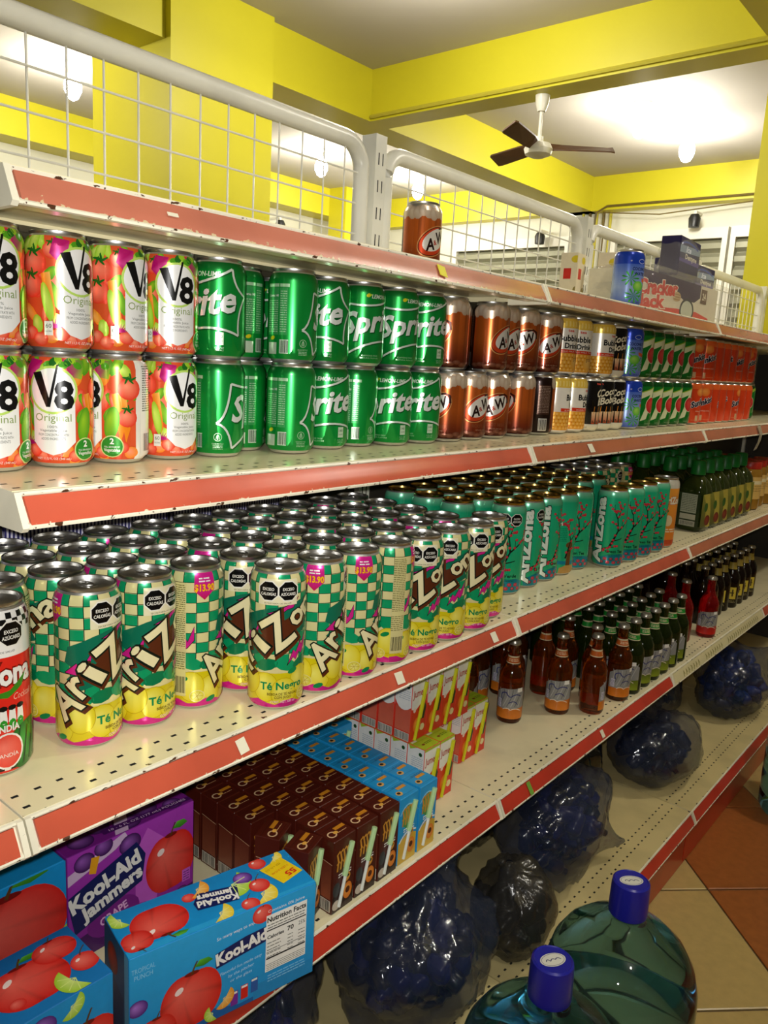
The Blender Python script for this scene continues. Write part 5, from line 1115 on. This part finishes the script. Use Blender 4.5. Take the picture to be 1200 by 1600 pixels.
# striped paper bags at the back behind the tea cans
STR = mat('striped_paper', H('#D6D3E6'), .6); N, L, P = nodes(STR)
tc = N.new('ShaderNodeTexCoord'); wv = N.new('ShaderNodeTexWave'); wv.inputs['Scale'].default_value = 55; wv.inputs['Distortion'].default_value = 1.2; wv.bands_direction = 'X'; rp = N.new('ShaderNodeMapRange'); rp.inputs[1].default_value = .4; rp.inputs[2].default_value = .6
mx = N.new('ShaderNodeMix'); mx.data_type = 'RGBA'; mx.inputs[6].default_value = (*H('#D6D3E6'), 1); mx.inputs[7].default_value = (*H('#2A2668'), 1); L.new(tc.outputs['Object'], wv.inputs['Vector']); L.new(wv.outputs['Fac'], rp.inputs[0]); L.new(rp.outputs[0], mx.inputs[0]); L.new(mx.outputs[2], P.inputs['Base Color'])
for k in range(3):
    b = MB(); n = 8
    for j in range(n + 1):
        x = -.13 + .26 * j / n; z = .252 + .008 * sin(j * 2.1 + k); b.V += [(x, -.003, 0), (x, -.004, z), (x, .003, z), (x, .003, 0)]; b.E += [0] * 4
    b.F += [(j * 4, j * 4 + 4, j * 4 + 5, j * 4 + 1) for j in range(n)] + [(j * 4 + 1, j * 4 + 5, j * 4 + 6, j * 4 + 2) for j in range(n)] + [(j * 4 + 2, j * 4 + 6, j * 4 + 7, j * 4 + 3) for j in range(n)] + [(0, 1, 2, 3), (n * 4, n * 4 + 3, n * 4 + 2, n * 4 + 1)]
    o = b.put('striped_bag', STR, None, loc=(.02 + .27 * k, .3685, Z3)); tag(o, ('left', 'middle', 'right')[k] + ' one of the navy striped paper bags upright behind the black tea cans', 'bag', 'striped paper bags')

# ---- things on the top shelf
spawn(ROOT, 'single root beer can standing on the top shelf beside the upright', (.800, .178, Z1), face_cam(.800, .178, 42))
spawn(COCW, 'single blue coconut water can standing on the top shelf', (1.395, .062, Z1), face_cam(1.395, .062, 25))
f = Art(); W, Hh, Dp = 560, 92, 150; RB = H('#D8402C')
f.rect(0, W, 0, Hh, H('#DCD2B4')); f.up(); f.poly([(0, 92), (420, 92), (420, 60), (380, 46), (300, 46), (220, 62), (0, 62)], H('#3A2440')); f.poly([(120, 0), (W - 60, 0), (W - 60, 14), (400, 24), (260, 22), (120, 16)], RB); f.up()
f.ell(330, 22, 52, 30, H('#2E2A20'), n=26); f.up(); f.ell(330, 22, 42, 24, H('#C9CBB0'), n=24); f.ell(250, 50, 30, 12, H('#CDB07A'), n=16); f.up()
f.text('Cracker', 128, 60, 44, RB, width=240, rot=.06, bold=.05, out=H('#EDE4C8'), outw=.05); f.text('Jack', 92, 22, 40, RB, width=150, rot=.06, bold=.05, out=H('#EDE4C8'), outw=.05); f.L += 2
f.rect(425, 470, 48, 84, H('#6A4A2A')); f.up(); f.text('24', 448, 66, 24, H('#E2D8B8'), width=26, bold=.03); f.lines(230, 272, 56, 3, 6, 2, H('#9A6A3A'), 3)
t_ = thing('snack_box', 'long red and white popcorn snack box in clear wrap on the top shelf', 'box', (1.70, .052 + .06, Z1), -.01)
link('box_body', cbody('box_body', .53, .12, .092, H('#DCD2B4')), t_)
V, F, C = f.flat((0, W, 0, Hh), (-.265, -.06, 0), (1, 0, 0), (0, 0, 1)); V = [((x + .265) * .53 / .56 - .265, y, z) for x, y, z in V]
link('printed_faces', join('printed_faces', [(V, F, C)], PAPER), t_)
FILM = mat('clear_film', H('#D9D6CC'), .12, spec=.7, noise_amt=.1, scale=9, bump=.9); FILM.node_tree.nodes['Principled BSDF'].inputs['Alpha'].default_value = .16
FILMB = mat('bluish_film', H('#3A4257'), .07, spec=1.0, noise_amt=.3, scale=7, bump=1); FILMB.node_tree.nodes['Principled BSDF'].inputs['Alpha'].default_value = .46
FILMG = mat('smoky_film', H('#3E3B36'), .2, spec=.8, noise_amt=.3, scale=7, bump=1); FILMG.node_tree.nodes['Principled BSDF'].inputs['Alpha'].default_value = .62
for _m in (FILM, FILMB, FILMG):
    for _n in _m.node_tree.nodes:
        if _n.type == 'BUMP': _n.inputs['Distance'].default_value = .014
def crumple(rx, ry, rz, seed, amp=.10, sub=4, floor=True, knot=None, boxy=0):
    bm = bmesh.new(); bmesh.ops.create_icosphere(bm, subdivisions=sub, radius=1); o = Vector((seed * 3.7, seed * 1.3, seed * 2.1))
    for v in bm.verts:
        p = v.co.normalized()
        if boxy: q = max(abs(p.x), abs(p.y), abs(p.z)); p = p.lerp(p / q, boxy)
        d = 1 + amp * noise.noise(p * 1.8 + o) + amp * .55 * (abs(noise.noise(p * 4.5 + o)) - .2) + amp * .30 * abs(noise.noise(p * 11 + o))
        p = p * d
        if knot:
            k = Vector(knot).normalized(); c = v.co.normalized().dot(k)
            if c > .62:
                s = (c - .62) / .38; ax = k * p.dot(k); p = ax + (p - ax) * (1 - .86 * s ** .7) + k * (.30 * s * s)
                if s > .90: p += (p - k * p.dot(k)) * 3.2 * (s - .90) * 10
        if knot and c < .7: p = p * (1 + .035 * max(0, c + .2) * sin(17 * atan2(p.x, p.y + .01) + 5 * noise.noise(p * 2 + o)))
        x, y, z = p.x * rx, p.y * ry, p.z * rz + rz * .86
        v.co = (x, y, max(z, .0008 + .002 * abs(noise.noise(p * 7))) if floor else z)
    return bm
FILMK = mat('black_shade_film', H('#0A0B10'), .12, spec=.8, noise_amt=.3, scale=7, bump=1)  # opaque film for the bags added as dark shade
def bag(name, label, loc, r, seed, film, knot=(0, -.3, 1), fill=60, cols=('#08103E', '#0D1862', '#060A28'), amp=.15, rotz=0, group='plastic bags on the lowest shelf', fs=1):
    t = thing(name, label, 'bag', loc, rotz, group)
    bm = crumple(*r, seed, amp, 5, knot=knot); me = bpy.data.meshes.new('plastic_film'); bm.to_mesh(me); bm.free(); me.materials.append(film); me.polygons.foreach_set('use_smooth', [True] * len(me.polygons)); link('plastic_film', me, t)
    if fill:
        rr = random.Random(seed * 17); b = MB(); C_ = []
        for k in range(fill):
            while True:
                q = Vector((rr.uniform(-1, 1), rr.uniform(-1, 1), rr.uniform(-1, 1)))
                if q.length < .70: break
            c = Vector((q.x * r[0], q.y * r[1], q.z * r[2] + r[2] * .86)); ax = Vector((rr.gauss(0, 1), rr.gauss(0, 1), rr.gauss(0, 1))).normalized(); l = .030 * fs; rad = .019 * fs
            if c.z < .04: c.z = .04
            u = ax.orthogonal().normalized(); v = ax.cross(u); n = 8; V = []
            for s_, rd_ in ((-1, .8), (-.8, 1), (.5, 1), (.75, .6), (.85, .42), (1.15, .42)):
                for j in range(n): V.append(c + ax * l * s_ + (u * cos(2 * pi * j / n) + v * sin(2 * pi * j / n)) * rad * rd_)
            F = [(i * n + j, i * n + (j + 1) % n, (i + 1) * n + (j + 1) % n, (i + 1) * n + j) for i in range(5) for j in range(n)] + [tuple(range(n))[::-1], tuple(5 * n + j for j in range(n))]
            b.add(V, F); col = H(rr.choice(cols)); C_ += [col] * (5 * n * 4 + 2 * n)
        me = mesh('contents', b.V, b.F, BLUEP, True, cols=C_); o = link('contents', me, t); o['kind'] = 'stuff'; o['label'] = 'heap of small dark blue bottles inside the bag'
    return t
BLUEP = attr_mat('blue_bottle_plastic', .3, 0, coat=.2)
bm = crumple(.335, .085, .058, 4.2, .05, boxy=.8); me = bpy.data.meshes.new('wrap'); bm.to_mesh(me); bm.free(); me.materials.append(FILM); me.polygons.foreach_set('use_smooth', [True] * len(me.polygons)); o = link('clear_wrap', me, t_, (.07, 0, .0))
f = Art(); f.rect(0, 170, 0, 60, H('#2A2450')); f.up(); f.poly([(0, 22), (170, 30), (170, 46), (0, 40)], H('#8A9AA8')); f.poly([(0, 0), (170, 0), (170, 12), (0, 8)], H('#5A4A8A')); f.up(); f.text('Dentyne', 96, 14, 18, H('#E8E0C8'), width=96, bold=.03); f.text('Ice', 70, 34, 22, H('#E9EEF4'), width=40, shear=.3, bold=.03); f.stroke(bez((10, 44), (60, 60), (150, 42)), 5, H('#22409A'))
for k, (x, y, z, rz) in enumerate([(1.845, .120, .1125, .05), (2.105, .230, 0, -.06), (2.305, .230, 0, .0)]):
    t = thing('gum_package', ('navy gum package behind the wrapped snack box', 'navy gum package right of it with blue and white lettering', 'navy gum package at the right edge of the top shelf')[k], 'package', (x, y, Z1 + z), rz, 'gum packages')
    hh = (.098, .195, .200)[k]; link('package_body', cbody('package_body', .17, .05, hh, H('#2A2450')), t); V, F, C = f.flat((0, 170, 0, 60), (-.085, -.025, hh - .062), (1, 0, 0), (0, 0, 1)); link('printed_faces', join('printed_faces', [(V, F, C)], PAPER), t)
    bm = crumple(.092, .034, hh * .54, 9 + k, .06, sub=3, boxy=.75); me = bpy.data.meshes.new('wrap'); bm.to_mesh(me); bm.free(); me.materials.append(FILM); me.polygons.foreach_set('use_smooth', [True] * len(me.polygons)); link('clear_wrap', me, t)
f = Art(); f.rect(0, 70, 0, 150, H('#E2D6B8')); f.up(); f.rect(10, 30, 86, 112, H('#C8281E')); f.ell(50, 60, 12, 9, H('#8A7A3A'), n=12); f.ell(28, 34, 14, 10, H('#5A3A22'), n=12); f.rect(30, 56, 4, 24, H('#C8321E')); f.ell(40, 134, 12, 9, H('#D8C22A'), n=10)
for k, (x, y) in enumerate([(1.595, .30), (1.672, .235)]):
    t = thing('snack_carton', ('cream carton with red patches seen through the wire panel left of the second upright', 'cream carton with red patches between the second upright and the blue can')[k], 'carton', (x, y, Z1), .1, 'cream cartons on the top shelf'); link('carton_body', cbody('carton_body', .055, .045, .150 + .008 * k, H('#E2D6B8')), t); link('printed_faces', faces('printed_faces', .055, .045, .150, f, None, f), t)

# ---- lowest shelf: plastic bags of blue bottles
bag('plastic_bag', 'big clear bag of blue bottles with a knotted top, under the brown cartons', (.752, .062, Z5), (.170, .145, .150), 1, FILMB, (.25, -.25, 1), 150)
bag('plastic_bag', 'smoky grey knotted bag between the big clear bag and the lying bag', (1.012, -.004, Z5), (.085, .088, .108), 2, FILMG, (-.5, .1, 1), 26, ('#0C0F16', '#10141E', '#0E1628'), .10)
bag('plastic_bag', 'clear bag of blue bottles lying on its side behind the smoky bag', (1.325, .060, Z5), (.195, .115, .135), 3, FILMB, (.6, -.8, -.45), 90)
bag('plastic_bag', 'dark blue round bag on the bare part of the lowest deck', (1.955, .060, Z5), (.185, .130, .110), 5, FILMB, (.2, .5, 1), 70, ('#080C26', '#0C123A', '#0A0E1E'), .10)
bag('plastic_bag', 'blue bag with shiny folds at the right edge of the lowest shelf', (2.640, .035, Z5), (.200, .128, .138), 6, FILMB, (.5, -.6, .7), 110, ('#12307E', '#1A3E9A', '#0E2058'))
bag('plastic_bag', 'dark bag in the back between the round bag and the right edge bag', (2.360, .235, Z5), (.14, .10, .12), 7, FILMB, (0, -.3, 1), 30, ('#080C26', '#0A0E1E'))
bag('plastic_bag', 'dark bag of bottles behind the blue tropical box at lower left', (.440, .200, Z5), (.150, .130, .155), 8, FILMB, (.4, -.3, 1), 70, ('#0A1030', '#0E1A5E', '#16248A'))

for k, (x, y, rx, rz) in enumerate([(.965, .268, .105, .145), (1.235, .272, .115, .145), (1.600, .175, .120, .135)]):  # black bags added to darken the back like deep shade
    bag('plastic_bag', ('added black bag standing in for shade behind the smoky bag', 'added black bag standing in for shade behind the lying bag', 'added black bag standing in for shade right of the lying bag')[k], (x, y, Z5), (rx, .082, rz), 11 + k, FILMK, (.1, -.2, 1), 0)
# ---- twenty litre water jugs on the floor
JUGM = mat('jug_plastic', H('#78B8D6'), .04, trans=1.0, ior=1.30); CAPB = mat('jug_cap_blue', H('#20229A'), .3, coat=.3)
JP = [(.060, .006), (.100, .0), (.124, .006), (.132, .022), (.132, .060), (.129, .066), (.132, .072), (.132, .130), (.129, .136), (.132, .142), (.132, .205), (.129, .211), (.132, .217), (.132, .285), (.130, .315), (.122, .345), (.106, .372), (.082, .394), (.055, .409), (.036, .418), (.029, .426), (.027, .440), (.027, .458)]
jm = MB().lathe(JP, 56).me('jug_body', JUGM, True)
cm = MB().lathe([(.0300, .432), (.0330, .434), (.0335, .440), (.0325, .486), (.0315, .4935), (.0285, .4960), (.0270, .4945), (.004, .4943)], 28).me('jug_cap', CAPB, True)
a = Art(); a.ell(0, 0, 21, 13, H('#DCDCD0'), n=24); a.up(); a.ring(0, 0, 19, 11.5, .8, H('#6A6A8A'), n=24); a.stroke(bez((-12, -1), (-8, 6), (-5, -2), 4) + bez((-5, -2), (0, 5), (4, -1), 4) + bez((4, -1), (8, 4), (13, -2), 4), 1.4, H('#3A3A66'))
V, F, C = a.flat((-30, 30, -30, 30), (0, 0, .4944), (1, 0, 0), (0, 1, 0)); st = join('cap_sticker', [(V, F, C)], PAPER)
JUG = ('water_jug', 'jug', [('jug_body', jm, []), ('jug_cap', cm, [('cap_sticker', st)])])
for k, (x, y, rz) in enumerate([(.932, -.267, -.75), (.666, -.256, -.5), (2.365, -.295, .4)]):
    spawn(JUG, ('large teal water jug with blue cap standing whole on the floor', 'teal water jug in the foreground cut off by the bottom edge', 'water jug on the floor at the right edge of the aisle')[k], (x, y, 0.0002), rz, 'water jugs')
# handwritten price marks on the cream rail, and a strip of clear tape hanging off the second shelf
a = Art(); r = random.Random(8); x = 30
while x < 780:
    if 170 < x < 215 or 390 < x < 440: x += 12; continue
    a.stroke([(x, 3), (x + r.uniform(6, 12), 16), (x + r.uniform(3, 8), 19), (x + 11, 8)], 4.2, H('#8A8238')); x += 21
n_ = Vector((1, 0, 0)).cross(Vector((0, -.47, .88)).normalized())
V, F, C = a.flat((0, 850, 0, 23), (.05, -.0176, -.0288), (1, 0, 0), Vector((0, .0120, .0215)).normalized(), base=.0006)
me = join('pen_marks', [(V, F, C)], PAPER)
dk = [c for c in BAYS[2].children if c.name.split('.')[0] == 'shelf' and c['label'].startswith('fourth')][0]
o = link('pen_marks', me, dk); o['label'] = 'olive pen marks along the cream rail'
TAPE = mat('clear_tape', H('#B9AE92'), .2, coat=.4); TAPE.node_tree.nodes['Principled BSDF'].inputs['Alpha'].default_value = .6
b = MB(); P = [(2.300, -.0120, Z2 - .004), (2.300, -.0225, Z2 - .030), (2.290, -.022, Z2 - .052), (2.272, -.018, Z2 - .078)]
for i, p in enumerate(P): b.V += [p, (p[0] + .03, p[1], p[2] + .002), (p[0] + .03, p[1] - .0006, p[2] + .002), (p[0], p[1] - .0006, p[2])]; b.E += [0] * 4
b.F = [tuple(q) for i in range(3) for k in range(4) for q in [(i * 4 + k, i * 4 + 4 + k, i * 4 + 4 + (k + 1) % 4, i * 4 + (k + 1) % 4)]] + [(0, 1, 2, 3), (12, 15, 14, 13)]
o = b.put('tape_strip', TAPE); tag(o, 'strip of clear tape hanging off the rail below the orange cans', 'tape')
